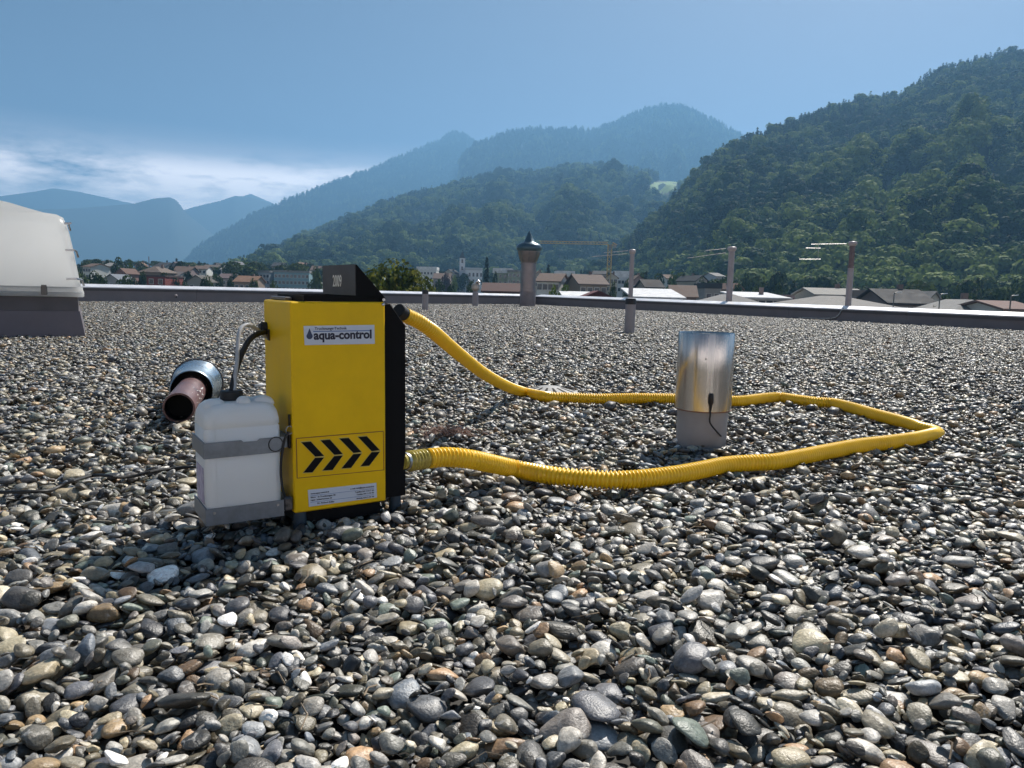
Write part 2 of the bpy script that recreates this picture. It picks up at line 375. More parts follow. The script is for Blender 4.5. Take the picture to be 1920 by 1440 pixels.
# the 300 stones that show largest become objects of their own
eulN = rot_of(resN); dist = np.hypot(resN[:, 0], resN[:, 1])
pxs = []
for q in resN:
    d = Vector((q[0], q[1], 0)) - CAM; z = d.dot(_F); X = 960 + FPX * d.dot(_R) / z; Y = 720 - FPX * d.dot(_U) / z
    pxs.append(z > 0 and -20 < X < 1940 and Y < 1470)
score = np.where(np.array(pxs), resN[:, 6] * resN[:, 7] * visN / (dist ** 2 + CAM_H ** 2), 0)
top = np.argsort(-score)[:300]; tidN = rng.integers(0, NV, len(resN))
pmesh = [np_mesh('pebble', v, F3, [PEB]) for v in variants]
for i in top:
    q = resN[i]; child('pebble', pmesh[tidN[i]], roof_o, (q[0], q[1], q[2] - levN), tuple(eulN[i]), (q[6], q[7], q[8]))
rest = np.ones(len(resN), bool); rest[top] = False
pts = np.stack([resN[rest, 0], resN[rest, 1], resN[rest, 2] - levN], 1); eul = eulN[rest]; scl = resN[rest, 6:9]; tid = tidN[rest]
nc = set((round(a / CS), round(b / CS)) for a, b in near_cells); tp = []; te = []; tt = []
for iy in range(-6, 72):
    for ix in range(-50, 48):
        if (ix, iy) in nc: continue
        x = (ix + .5) * CS; y = (iy + .5) * CS
        if not inside(x, y, -.3): continue
        if abs(x) > max(3.5, .85 * y + 3): continue
        tp.append((x, y, 0)); te.append((0, 0, random.randrange(4) * math.pi / 2)); tt.append(NV + random.randrange(5))
pts = np.concatenate([pts, np.array(tp)]); eul = np.concatenate([eul, np.array(te)]); scl = np.concatenate([scl, np.ones((len(tp), 3))]); tid = np.concatenate([tid, np.array(tt)])
gravel = scatter('gravel', templates, pts, eul, scl, tid, PEB, roof_o); gravel['kind'] = 'stuff'

# ------------------------------------------------------------------ parapets
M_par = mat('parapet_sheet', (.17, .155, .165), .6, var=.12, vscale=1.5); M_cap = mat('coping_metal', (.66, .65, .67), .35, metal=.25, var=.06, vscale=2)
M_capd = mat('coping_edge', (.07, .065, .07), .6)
def parapet(a, b, ha, hb, label, nseg):
    e = empty('parapet_wall', a, label=label, cat='parapet'); d = (b - a); L_ = d.length; d.normalize(); n = Vector((-d.y, d.x, 0))
    if n.dot(Vector((0, 0, 0)) - a) > 0: n = -n            # outward
    def P(s, o, z): q = d * s + n * o; return (q.x, q.y, z)
    h = lambda s: ha + (hb - ha) * s / L_
    def slab(s0, s1, o0, o1, z0, z1):
        m = MB(); v = [P(s0, o0, z0(s0)), P(s1, o0, z0(s1)), P(s1, o1, z0(s1)), P(s0, o1, z0(s0)), P(s0, o0, z1(s0)), P(s1, o0, z1(s1)), P(s1, o1, z1(s1)), P(s0, o1, z1(s0))]
        return m.add(v, [(3, 2, 1, 0), (4, 5, 6, 7), (0, 1, 5, 4), (1, 2, 6, 5), (2, 3, 7, 6), (3, 0, 4, 7)])
    for i in range(nseg):
        s0 = L_ * i / nseg; s1 = L_ * (i + 1) / nseg
        slab(s0 + .004, s1 - .004, 0, .3, lambda s: -.1, lambda s: h(s) - .15).build('panel', M_par, e)
        q0, q1 = s0 + .006, s1 - .006
        c = MB().add([P(q0, -.05, h(q0) - .115), P(q1, -.05, h(q1) - .115), P(q1, .36, h(q1) - .04), P(q0, .36, h(q0) - .04), P(q0, -.05, h(q0) - .085), P(q1, -.05, h(q1) - .085), P(q1, .36, h(q1)), P(q0, .36, h(q0))],
             [(3, 2, 1, 0), (4, 5, 6, 7), (0, 1, 5, 4), (1, 2, 6, 5), (2, 3, 7, 6), (3, 0, 4, 7)]).build('coping', M_cap, e)
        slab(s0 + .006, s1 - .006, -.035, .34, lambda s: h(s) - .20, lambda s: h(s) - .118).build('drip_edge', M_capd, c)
    return e
hz = lambda p, py, px: gy(px, py, p.y).z
hL = hz(PL, 532, 155); hM = hz(PM, 552, 1003); hR = hz(PR, 586, 1920)
kL = (hM - hL) / (PM - PL).length; kR = (hR - hM) / (PR - PM).length
PLx = PM - dL * 46; PRx = PM + dR * 38
parapet(PLx, PM, hM - kL * 46, hM, 'long grey parapet with bright coping behind the skylight and yellow machine', 10)
parapet(PM, PRx, hM, hM + kR * 38, 'grey parapet with bright coping running to the right edge below the forest hill', 9)
# ------------------------------------------------------------------ hills, valley, far mountains
def ground_z(x, y):
    d = math.hypot(x, y); t = max(0, min(1, (d - 170) / 500)); t = t * t * (3 - 2 * t); az = math.atan2(x, y)
    lf = max(0, min(1, (.1 - az) / .3)); return -9 + t * (8 + 13 * lf)
gm = MB(); rs = [0, 20, 45, 80, 120, 160, 200, 250, 300, 350, 400, 460, 520, 600, 700, 900, 1300, 2000, 3500, 6000, 8000, 9400]; NA = 96; ring = []
for r_ in rs: ring.append([(r_ * math.sin(2 * math.pi * k / NA), max(-1100 - r_ * .01, r_ * math.cos(2 * math.pi * k / NA)), ground_z(r_ * math.sin(2 * math.pi * k / NA), r_ * math.cos(2 * math.pi * k / NA)) - (.3 if r_ < 130 else 0)) for k in range(NA)])
gm.loft(ring, False)
tag(gm.build('ground', mat('valley_ground', (.05, .075, .028), .9, vscale=.03, col2=(.12, .12, .075)), smooth=True), 'valley floor with gardens and meadows', None, None, 'structure')

def foliage_mat(name, c1, c2, c3, trans=.35, vs=.5):
    m = bpy.data.materials.new(name); m.use_nodes = True; t = m.node_tree; b = t.nodes['Principled BSDF']; N = t.nodes.new; L = t.links.new
    oi = N('ShaderNodeObjectInfo'); at = N('ShaderNodeAttribute'); at.attribute_name = 'prand'; g = N('ShaderNodeNewGeometry')
    n = N('ShaderNodeTexNoise'); n.inputs['Scale'].default_value = vs; n.inputs['Detail'].default_value = 4; L(g.outputs['Position'], n.inputs[0])
    a = N('ShaderNodeMath'); a.operation = 'MULTIPLY_ADD'; L(oi.outputs['Random'], a.inputs[0]); a.inputs[1].default_value = .6; L(n.outputs[0], a.inputs[2])
    s = N('ShaderNodeMath'); s.operation = 'SUBTRACT'; L(a.outputs[0], s.inputs[0]); L(at.outputs['Fac'], s.inputs[1])
    r = N('ShaderNodeValToRGB'); e = r.color_ramp.elements; e[0].position = .28; e[0].color = (*c1, 1); e[1].position = 1.0; e[1].color = (*c3, 1)
    q = e.new(.78); q.color = (*c2, 1); L(s.outputs[0], r.inputs[0]); L(r.outputs[0], b.inputs['Base Color']); b.inputs['Roughness'].default_value = .8; b.inputs['Specular IOR Level'].default_value = .1
    nm_ = N('ShaderNodeMapRange'); L(n.outputs[0], nm_.inputs[0]); nm_.inputs['From Min'].default_value = .34; nm_.inputs['From Max'].default_value = .66; nm_.inputs['To Min'].default_value = .12; nm_.inputs['To Max'].default_value = .86; L(nm_.outputs[0], a.inputs[2])
    tr = N('ShaderNodeBsdfTranslucent'); L(r.outputs[0], tr.inputs[0]); ms = N('ShaderNodeMixShader'); ms.inputs[0].default_value = trans
    L(b.outputs[0], ms.inputs[1]); L(tr.outputs[0], ms.inputs[2]); L(ms.outputs[0], t.nodes['Material Output'].inputs[0]); return m
M_for = foliage_mat('forest_leaf', (.008, .022, .012), (.034, .068, .020), (.15, .20, .05), .28, .010)

def broad_crown(nl, seed, leaf=.12, lumps=9):
    """leaf quads on a lumpy crown, unit height (0..1), unit width"""
    r = np.random.default_rng(seed); Cn = []
    for i in range(lumps):
        a = r.uniform(0, 2 * math.pi); z = r.uniform(.3, .82); rad = .27 * math.sin(math.pi * min(1, z + .02)) * r.uniform(.5, 1.15)
        Cn.append((rad * math.cos(a), rad * math.sin(a), z, r.uniform(.14, .24)))
    Cn.append((0, 0, .8, .2)); Cn.append((0, 0, .55, .28)); Cn = np.array(Cn)
    k = r.integers(0, len(Cn), nl); d = r.normal(size=(nl, 3)); d[:, 2] = d[:, 2] * .9 + .25; d /= np.linalg.norm(d, axis=1)[:, None]
    p = Cn[k, :3] + d * (Cn[k, 3] * r.uniform(.7, 1.08, nl) ** .6)[:, None]; p[:, 2] = np.clip(p[:, 2], .12, 1)
    nn = d + r.normal(0, .3, (nl, 3)); nn /= np.linalg.norm(nn, axis=1)[:, None]
    t1 = np.cross(nn, r.normal(size=(nl, 3))); t1 /= np.linalg.norm(t1, axis=1)[:, None]; t2 = np.cross(nn, t1)
    s = leaf * r.uniform(.5, 1.1, nl)[:, None] * .5
    v = np.stack([p - t1 * s - t2 * s * .6, p + t1 * s - t2 * s * .6, p + t1 * s * .7 + t2 * s, p - t1 * s * .7 + t2 * s], 1).reshape(-1, 3)
    f = np.arange(nl * 4).reshape(-1, 4); return v, np.concatenate([f[:, :3], f[:, [0, 2, 3]]])
def fir_crown(nl, seed, wid=.32):
    r = np.random.default_rng(seed); z = r.uniform(.06, 1, nl) ** .85; a = r.uniform(0, 2 * math.pi, nl); lay = .75 + .25 * ((z * 9) % 1 < .5)
    rad = wid * .5 * (1 - z) ** .85 * lay * r.uniform(.25, 1.05, nl) + .004
    o = np.stack([np.cos(a), np.sin(a), -.45 * np.ones(nl)], 1); o /= np.linalg.norm(o, axis=1)[:, None]
    p = np.stack([rad * np.cos(a), rad * np.sin(a), z], 1); side = np.stack([-np.sin(a), np.cos(a), r.normal(0, .25, nl)], 1)
    L_ = (.05 + .10 * (1 - z))[:, None]; Wd = (.025 + .045 * (1 - z))[:, None]
    v = np.stack([p - side * Wd * .6, p + side * Wd * .6, p + o * L_ + side * Wd * .5, p + o * L_ - side * Wd * .5], 1).reshape(-1, 3)
    v[:, 2] = np.minimum(v[:, 2], 1.0)
    f = np.arange(nl * 4).reshape(-1, 4); return v, np.concatenate([f[:, :3], f[:, [0, 2, 3]]])

def pix(p):
    d = Vector(p) - CAM; z = d.dot(_F); return 960 + FPX * d.dot(_R) / z, 720 - FPX * d.dot(_U) / z
def mountain(name, ridge, Db, zb, m, back=.5, amp=.05, nscale=None, nv=60, du=5, prof=1.0, label=None, gully=0, drop=0, clear=(), m2=None):
    """a ridge of given skyline with a front slope down to the valley and a back slope"""
    xs = np.arange(ridge[0][0], ridge[-1][0] + 1, du); ry = np.interp(xs, [q[0] for q in ridge], [q[1] for q in ridge]) + drop; rd = np.interp(xs, [q[0] for q in ridge], [q[2] for q in ridge])
    V = []; nb = 14
    for x, y, D in zip(xs, ry, rd):
        P = ghd(x, y, D); az = math.atan2(P.x, P.y); db = Db(x); Hh = P.z - zb
        for k in range(nv + nb + 1):
            if k <= nv: t = k / nv; d = db + (D - db) * t; z = zb + Hh * t ** prof
            else: t = 1 - (k - nv) / nb; d = D + (1 - t) * back * D * .6; z = zb + Hh * t
            X = d * math.sin(az); Y = d * math.cos(az); ns = nscale or D * .12
            s_ = 4 * t * (1 - t) * (1 - t ** 4) if k <= nv else 0
            n = mnoise.fractal(Vector((X / ns, Y / ns, 3.1)), 1, 2.1, 5)
            if gully: n += gully * (abs(mnoise.noise(Vector((x / 55.0 + t * .8, t * 1.5, 7)))) * 2 - .6)
            z += amp * Hh * n * s_
            V.append((X, Y, z))
    n1 = nv + nb + 1; f = []
    for i in range(len(xs) - 1):
        for k in range(n1 - 1): f.append((i * n1 + k, (i + 1) * n1 + k, (i + 1) * n1 + k + 1, i * n1 + k + 1))
    V = np.array(V); F_ = np.array(f); me = np_mesh(name, V, F_, [m] + ([m2] if m2 else []))
    if clear:
        for p_ in me.polygons:
            X, Y_ = pix(p_.center)
            if any(((X - a) / c) ** 2 + ((Y_ - b) / d) ** 2 < 1 for a, b, c, d in clear): p_.material_index = 1
    o = bpy.data.objects.new(name, me); C.objects.link(o); tag(o, label, None, None, 'structure')
    return V.reshape(len(xs), n1, 3), nv
def grow(name, G, nv, n, tmpl, kinds, hgt, label, clear=(), seed=1, m=None, vmin=0.0, wid=1.0, ridge_extra=0):
    r = np.random.default_rng(seed); A, B = G[:-1, :nv], G[1:, 1:nv + 1]
    ar = np.linalg.norm(np.cross(G[1:, :nv] - A, G[:-1, 1:nv + 1] - A), axis=2); ar = ar / (1 + 0 * ar); pr = (ar / ar.sum()).ravel()
    idx = r.choice(len(pr), n, p=pr); i, k = np.divmod(idx, nv)
    if ridge_extra: i = np.concatenate([i, r.integers(0, len(G) - 1, ridge_extra)]); k = np.concatenate([k, np.full(ridge_extra, nv - 1)])
    u = r.random(len(i)); t = r.random(len(i)); P = (G[i, k] * ((1 - u) * (1 - t))[:, None] + G[i + 1, k] * (u * (1 - t))[:, None] + G[i, k + 1] * ((1 - u) * t)[:, None] + G[i + 1, k + 1] * (u * t)[:, None])
    tt = (k + t) / nv; ok = tt > vmin
    for j in range(len(P)):
        X, Y = pix(P[j])
        for cx, cy, rx, ry in clear:
            if ((X - cx) / rx) ** 2 + ((Y - cy) / ry) ** 2 < 1: ok[j] = False
    P = P[ok]; tt = tt[ok]; n = len(P)
    tid = np.array([kinds(a, r) for a in tt]); h = r.uniform(hgt[0], hgt[1], n) * np.where(r.random(n) < .1, 1.2, 1); wd = h * r.uniform(.85, 1.25, n) * wid
    e = np.zeros((n, 3)); e[:, 2] = r.uniform(0, 6.28, n); P[:, 2] -= h * .06
    o = scatter(name, tmpl, P, e, np.stack([wd, wd, h], 1), tid, m or M_for); o['kind'] = 'stuff'; tag(o, label); return o

M_hill = mat('forest_floor', (.012, .022, .010), .95, var=.4, vscale=.02)
M_hill2 = mat('far_forest_floor', (.016, .028, .014), .95, var=.5, vscale=.006)
M_mead = mat('meadow', (.13, .22, .04), .9, var=.3, vscale=.08)
bt = [(*broad_crown(520, 10 + i, .10), None) for i in range(6)]; ft = [(*fir_crown(200, 40 + i, .42), None) for i in range(4)]
bt = [(v, f, np.full(len(v), -.06 * (i % 3))) for i, (v, f, _) in enumerate(bt)]; ft = [(v, f, np.full(len(v), .22)) for v, f, _ in ft]
CLA = ((1660, 392, 15, 24), (1700, 338, 26, 9), (1560, 470, 20, 8), (1840, 300, 26, 9)); CLB = ((1265, 331, 24, 13), (1243, 352, 28, 11))
A_r = [(1090, 528, 640), (1150, 486, 680), (1200, 440, 720), (1240, 404, 760), (1290, 352, 800), (1330, 308, 830), (1345, 292, 850), (1400, 268, 900), (1460, 240, 960), (1530, 218, 1020), (1580, 198, 1060), (1640, 187, 1090),
       (1690, 180, 1120), (1730, 150, 1160), (1770, 128, 1180), (1820, 117, 1200), (1870, 106, 1220), (1920, 97, 1230), (2100, 70, 1260), (2400, 60, 1300)]
GA, nvA = mountain('forest_hill', A_r, lambda x: 330 if x > 1400 else 330 + (1400 - x) * .9, -10, M_hill, amp=.10, nv=70, du=6, prof=1.08, gully=.4, label='steep forested hill', drop=13, clear=CLA, m2=M_mead)
grow('hill_forest', GA, nvA, 16500, bt + ft, lambda a, r: (r.integers(6, 10) if r.random() < min(.85, max(.16, (a - .35) * 1.6)) else r.integers(0, 6)), (7, 19), 'dense mixed forest covering the steep right hand hill',
     clear=[(a, b + 12, c * 1.25, d + 22) for a, b, c, d in CLA], seed=2, ridge_extra=350)
B_r = [(440, 512, 1500), (490, 484, 1600), (560, 452, 1700), (640, 418, 1800), (700, 392, 1850), (750, 372, 1900), (830, 352, 1950), (900, 333, 2000), (940, 322, 2000), (1000, 326, 2050), (1060, 314, 2100), (1130, 309, 2100), (1190, 318, 2100), (1240, 330, 2100), (1320, 336, 2100), (1420, 350, 2100), (1500, 380, 2100)]
GB, nvB = mountain('foothill', B_r, lambda x: 760, 2, M_hill2, amp=.16, nv=60, du=6, gully=.6, label='wooded foothill', drop=9, clear=CLB, m2=M_mead)
grow('foothill_forest', GB, nvB, 13000, bt + ft, lambda a, r: (r.integers(6, 10) if r.random() < .35 + .4 * a else r.integers(0, 6)), (15, 26), 'hazy forest covering the foothill behind the church', clear=[(a, b + 6, c * 1.1, d + 9) for a, b, c, d in CLB], seed=3, ridge_extra=300)
c2 = [(860, 300, 3600), (890, 268, 3600), (930, 256, 3600), (960, 246, 3600), (1000, 241, 3600), (1060, 241, 3600), (1110, 244, 3650), (1150, 230, 3700), (1200, 206, 3700), (1240, 197, 3700), (1280, 198, 3700), (1320, 216, 3700), (1360, 236, 3700), (1400, 262, 3700), (1480, 330, 3700), (1560, 400, 3700)]
c1 = [(340, 500, 3700), (352, 486, 3750), (368, 468, 3800), (400, 446, 3850), (470, 406, 4000), (560, 366, 4200), (640, 336, 4400), (700, 315, 4500), (750, 292, 4600), (800, 272, 4700), (825, 263, 4700), (838, 250, 4700), (855, 246, 4700), (872, 250, 4700), (890, 264, 4700), (930, 300, 4700), (1000, 340, 4700)]
GC, nvC = mountain('mountain', c2, lambda x: 2200, 10, M_hill2, amp=.12, nv=50, du=5, gully=.6, label='broad hazy mountain with a rounded summit', drop=6)
GD, nvD = mountain('mountain', c1, lambda x: 3000, 10, M_hill2, amp=.10, nv=50, du=5, gully=.5, label='hazy mountain flank sloping down to the left with a small knob summit', drop=5)
grow('mountain_forest', GC, nvC, 11000, ft, lambda a, r: r.integers(0, 4), (18, 32), 'hazy conifer forest on the round topped mountain', seed=4, wid=1.4, ridge_extra=500)
grow('mountain_forest', GD, nvD, 11000, ft, lambda a, r: r.integers(0, 4), (18, 34), 'hazy conifer forest on the left sloping mountain flank', seed=5, wid=1.4, ridge_extra=500)
f1 = [(-300, 372, 5600), (0, 392, 5600), (120, 392, 5600), (200, 386, 5600), (250, 382, 5600), (290, 372, 5600), (318, 370, 5600), (332, 376, 5600), (343, 392, 5600), (352, 402, 5600), (400, 440, 5600), (460, 480, 5600), (520, 520, 5600)]
f2 = [(250, 470, 6400), (343, 394, 6400), (380, 384, 6400), (415, 376, 6400), (440, 367, 6400), (470, 370, 6400), (510, 382, 6400), (560, 400, 6400), (640, 440, 6400)]
f3 = [(-400, 360, 7300), (-100, 366, 7300), (0, 368, 7300), (60, 360, 7300), (100, 353, 7300), (150, 360, 7300), (200, 371, 7300), (260, 384, 7300), (330, 398, 7300), (400, 385, 7300), (470, 363, 7300), (520, 385, 7300), (600, 420, 7300)]
for f_, lb in ((f1, 'pale blue cliff edged mountain'), (f2, 'pale blue mountain behind the valley mouth'), (f3, 'palest distant mountain range')):
    mountain('far_mountain', f_, lambda x: f_[0][2] * .78, 10, M_hill2, amp=.04, nv=30, du=6, label=lb, gully=.2)
# ------------------------------------------------------------------ haze: closed box of thin pale air
hb = MB().box((-9500, -1300, -13), (9500, 9500, 1010)).build('haze', None); hb['kind'] = 'stuff'; tag(hb, 'thin blue haze filling the valley air')  # box cut short behind the camera so cloud light there fills the fronts
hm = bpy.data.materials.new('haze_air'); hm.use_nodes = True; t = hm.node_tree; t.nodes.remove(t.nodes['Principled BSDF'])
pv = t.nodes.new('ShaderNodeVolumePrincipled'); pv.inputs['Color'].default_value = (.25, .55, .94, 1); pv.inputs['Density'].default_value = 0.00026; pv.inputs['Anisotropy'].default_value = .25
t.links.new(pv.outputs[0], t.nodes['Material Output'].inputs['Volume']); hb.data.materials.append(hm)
# ------------------------------------------------------------------ drying machine
M_yel = mat('yellow_powder_coat', (.88, .53, .004), .42, spec=.22, var=.07, vscale=7, bump=.03, bscale=500)
M_blk = mat('black_sheet', (.006, .006, .007), .7, var=.3, vscale=8, spec=.15)
M_hood = mat('hood_sheet', (.045, .040, .042), .5, var=.15, vscale=10)
M_wht = mat('label_white', (.62, .66, .74), .35, var=.03)
M_ink = mat('label_ink', (.006, .009, .035), .4, var=.1); M_dropc = mat('drop_blue', (.012, .035, .10), .3, var=.1); M_line = mat('rule_blue', (.04, .13, .36), .4)
M_outl = mat('arrow_outline', (.60, .45, .12), .45, var=.05); M_red = mat('panel_outline', (.30, .10, .012), .5)
M_zinc = mat('galvanised_band', (.20, .225, .26), .42, metal=.6, var=.2, vscale=25)
M_rub = mat('rubber', (.012, .012, .013), .6); M_steel = mat('steel_wire', (.45, .45, .46), .3, metal=1, var=.1)
def text_mesh(name, body, size, m, bold=0.0, sx=1.0, align='LEFT', ext=.0003):
    cu = bpy.data.curves.new(name, 'FONT'); cu.body = body; cu.size = size; cu.offset = bold; cu.extrude = ext; cu.align_x = align; cu.resolution_u = 4
    o = bpy.data.objects.new(name, cu); C.objects.link(o); bpy.context.view_layer.update()
    me = bpy.data.meshes.new_from_object(o.evaluated_get(bpy.context.evaluated_depsgraph_get()))
    bpy.data.objects.remove(o); me.name = name; me.materials.clear(); me.materials.append(m)
    co = np.zeros(len(me.vertices) * 3, np.float32); me.vertices.foreach_get('co', co); co = co.reshape(-1, 3)
    co[:, 0] *= sx; me.vertices.foreach_set('co', co.ravel()); return me, co
A_ = gz(552, 963, .03); B_ = gz(724, 941, .03); e_ = (B_ - A_).normalized(); RZ = math.atan2(e_.y, e_.x); BW = .2478; BD = .255; BT = .563
mac = empty('drying_machine', (A_.x, A_.y, 0), (0, -.012, RZ), 'yellow sheet metal drying machine with black side duct and white name plate', 'machine')
MWm = MW[mac.name]
MB().box((0, 0, .03), (BW, BD, BT), .0035).build('body', M_yel, mac, True, 30)
def front(mb, a, b, y=-.0015, t=.0012): return mb.box((a[0], y, a[1]), (b[0], y + t, b[1]))
def text_on(name, body, u, z, size, m, parent, y, bold=0, sx=1.0, align='LEFT', to_width=None, slope=0):
    me, co = text_mesh(name, body, size, m, bold, sx, align)
    if to_width:
        k = to_width / (co[:, 0].max() - co[:, 0].min()); co[:, 0] *= k
    q = np.stack([u + co[:, 0], y - co[:, 2], z + co[:, 1] + slope * co[:, 0]], 1).astype(np.float32); me.vertices.foreach_set('co', q.ravel()); me.update()
    o = bpy.data.objects.new(name, me); C.objects.link(o); o.parent = parent; return o
ppm = BW / 177.0                     # metres per photograph pixel across the front
def uz(px, py):                      # photograph pixel -> (u, z) on the front plane
    d = ray(px, py); n = Vector((e_.y, -e_.x, 0)); t = (A_ - CAM).dot(n) / d.dot(n); P = CAM + d * t
    L_ = MWm.inverted() @ P; return L_.x, L_.z
def quad_on(px, name, m, parent, y):
    P = [uz(*q) for q in px]; mb = MB(); mb.prism(P, y, y + .0012); return mb.build(name, m, parent)
# name plate
plate = quad_on([(569, 611), (701.5, 609), (702.5, 644.5), (571, 647)], 'name_plate', M_wht, mac, -.0015)
u0, z0 = uz(588, 637); u1, z1 = uz(696.5, 633)
text_on('lettering', 'aqua-control', u0, z0 + .001, .031, M_ink, plate, -.0019, bold=.0011, to_width=u1 - u0)
u0, z0 = uz(589.5, 618.5); u1, _ = uz(650, 617)
text_on('lettering', 'Trocknungs-Technik', u0, z0, .0095, M_ink, plate, -.0019, bold=.0001, to_width=u1 - u0)
quad_on([(587, 620.6), (696, 619), (696, 620.6), (587, 622.2)], 'rule', M_line, plate, -.0018)
dp = [(580, 615.5)]
for k in range(0, 19):
    a = math.radians(40 - k * (260 / 18.0) ); dp.append((580 + 5.8 * math.cos(a), 630.2 - 5.8 * math.sin(a)))
quad_on(dp, 'drop', M_dropc, plate, -.0018)
# arrow panel
fr = MB(); c4 = [(555.5, 822), (718.5, 808.5), (719.5, 881), (557, 896.5)]
for i in range(4):
    (xa, ya), (xb, yb) = c4[i], c4[(i + 1) % 4]; wdt = .55 if i == 2 or i == 1 else .8
    if i % 2 == 0: poly = [uz(xa, ya - wdt), uz(xb, yb - wdt), uz(xb, yb + wdt), uz(xa, ya + wdt)]
    else: poly = [uz(xa - wdt, ya), uz(xb - wdt, yb), uz(xb + wdt, yb), uz(xa + wdt, ya)]
    fr.prism(poly, -.0012, -.0002)
ap = fr.build('arrow_panel_outline', M_red, mac)
def zoomp(X, Y): return 540 + X / 6.546, 780 + Y / 6.546
ch = [((160, 322), (278, 312), (440, 488), (332, 497), (440, 508), (330, 512), (298, 690), (186, 694)),
      ((396, 298), (512, 288), (670, 465), (566, 475), (670, 484), (566, 490), (545, 660), (422, 668)),
      ((628, 276), (742, 268), (900, 440), (800, 452), (900, 460), (800, 466), (772, 634), (655, 642)),
      ((858, 256), (965, 248), (1125, 418), (1024, 430), (1125, 438), (1024, 442), (995, 608), (888, 616))]
for c_ in ch:
    P = [zoomp(*q) for q in c_]
    def grow_poly(pp, k):
        cx = sum(q[0] for q in pp) / len(pp); cy = sum(q[1] for q in pp) / len(pp)
        return [(cx + (x - cx) * (1 + k) , cy + (y - cy) * (1 + k * 1.1)) for x, y in pp]
    up = [P[0], P[1], P[2], P[3]]; lo = [P[5], P[4], P[6], P[7]]
    a = MB(); a.prism([uz(*q) for q in grow_poly(up, .09)], -.0012, -.0002); a.prism([uz(*q) for q in grow_poly(lo, .09)], -.00125, -.00025)
    ao = a.build('arrow', M_outl, mac)
    b = MB(); b.prism([uz(*q) for q in up], -.0020, -.0013); b.prism([uz(*q) for q in lo], -.00205, -.00135); b.build('arrow_fill', M_blk, ao)
# address label
lab = quad_on([(577, 918.5), (705.5, 905), (706.5, 932.5), (579, 950)], 'address_label', M_wht, mac, -.0015)
def zl(X, Y): return 570 + X / 12.8, 900 + Y / 12.8
for a, b in (((150, 378), (1670, 200)), ((150, 535), (1670, 348))):
    pa = zl(*a); pb = zl(*b); quad_on([(pa[0], pa[1] - .28), (pb[0], pb[1] - .28), (pb[0], pb[1] + .28), (pa[0], pa[1] + .28)], 'rule', M_line, lab, -.0018)
def ltext(body, a, b, size=.0052):
    ua, za = uz(*zl(*a)); ub, zb = uz(*zl(*b)); text_on('lettering', body, ua, za, size, M_ink, lab, -.0019, bold=.00012, to_width=ub - ua, slope=(zb - za) / (ub - ua))
ltext('www.aqua-control.ch', (155, 340), (600, 292)); ltext('e-mail: info@aqua-control.ch', (1105, 226), (1672, 165)); ltext('Telefon 041 310 7 44', (1220, 306), (1672, 255))
ltext('Telefax 041 3 44 40', (1255, 366), (1672, 312)); ltext('Mobile 079 3 44 44', (1255, 460), (1672, 405))
ltext('Büro:   In Trocknungen 20', (155, 432), (748, 368)); ltext('Lager:  Industriestrasse 30', (155, 496), (662, 440)); ltext('Dr. Richard Keller', (312, 570), (725, 525))
# plinth, feet, hinges, top frame
MB().box((.012, .012, -.005), (BW - .012, BD - .012, .0295)).build('plinth', M_blk, mac)
for fu, fv in ((.02, .02), (BW + .045, .045), (.02, BD - .02), (BW + .045, BD - .04)):
    MB().lathe([(.0, -.02), (.018, -.02), (.016, .029), (0, .029)], 14, origin=(fu, fv, 0)).build('foot', mat('foot_rubber', (.03, .05, .07), .6), mac, True)
tf = MB().box((.035, .004, BT + .0005), (BW - .002, .012, BT + .016)).box((.035, .0122, BT + .0005), (.043, BD - .01, BT + .016)).box((.0432, BD - .018, BT + .0005), (BW - .003, BD - .01, BT + .016))
tf.build('top_frame', M_blk, mac)
MB().box((.015, BD * .4, BT + .0005), (.034, BD - .012, BT + .010), .002).build('lid_strip', mat('strip_grey', (.10, .10, .11), .5), mac)
for u_, v_ in ((BW - .006, .003),):
    MB().lathe([(0, 0), (.0042, 0), (.0042, .004), (.002, .0055), (0, .0055)], 12, axis=(0, -1, 0), origin=(u_, v_ - .003, BT - .006)).build('screw', M_steel, mac, True)
# hood on top
hu = .170; hz0 = BT + .0165
hood = MB(); hood.prism([(hu, hz0), (BW + .002, BT + .0005), (BW + .003, BT + .010), (hu + .003, hz0 + .078), (hu, hz0 + .078)], .004, .262)
ho = hood.build('hood', M_blk, mac)
MB().box((hu - .0025, .004, hz0), (hu - .0003, .262, hz0 + .079)).build('hood_plate', M_hood, ho)
me, co = text_mesh('number', '2009', .044, mat('number_print', (.75, .75, .75), .5), .0004)
co = co * np.array([.82, 1, 1]); q = np.stack([np.full(len(co), hu - .0030) - co[:, 2], .175 - co[:, 0] + .0, hz0 + .022 + co[:, 1]], 1).astype(np.float32)
me.vertices.foreach_set('co', q.ravel()); me.update(); no = bpy.data.objects.new('number', me); C.objects.link(no); no.parent = ho
MB().lathe([(0, 0), (.004, 0), (.004, .010), (0, .010)], 10, axis=(0, -1, 0), origin=(BW - .006, .003, BT + .006)).build('hinge_pin', M_steel, ho, True)
# side duct
sd = MB(); sd.prism([(BW + .0006, .032), (BW + .0665, .032), (BW + .0665, .497), (BW + .022, .556), (BW + .0006, .556)], .022, .215); so_ = sd.build('side_duct', M_blk, mac)
MB().prism([(BW + .0668, .4975), (BW + .0225, .5565), (BW + .0225, .5585), (BW + .0685, .4978)], .0215, .2155).build('duct_lid', M_hood, so_)
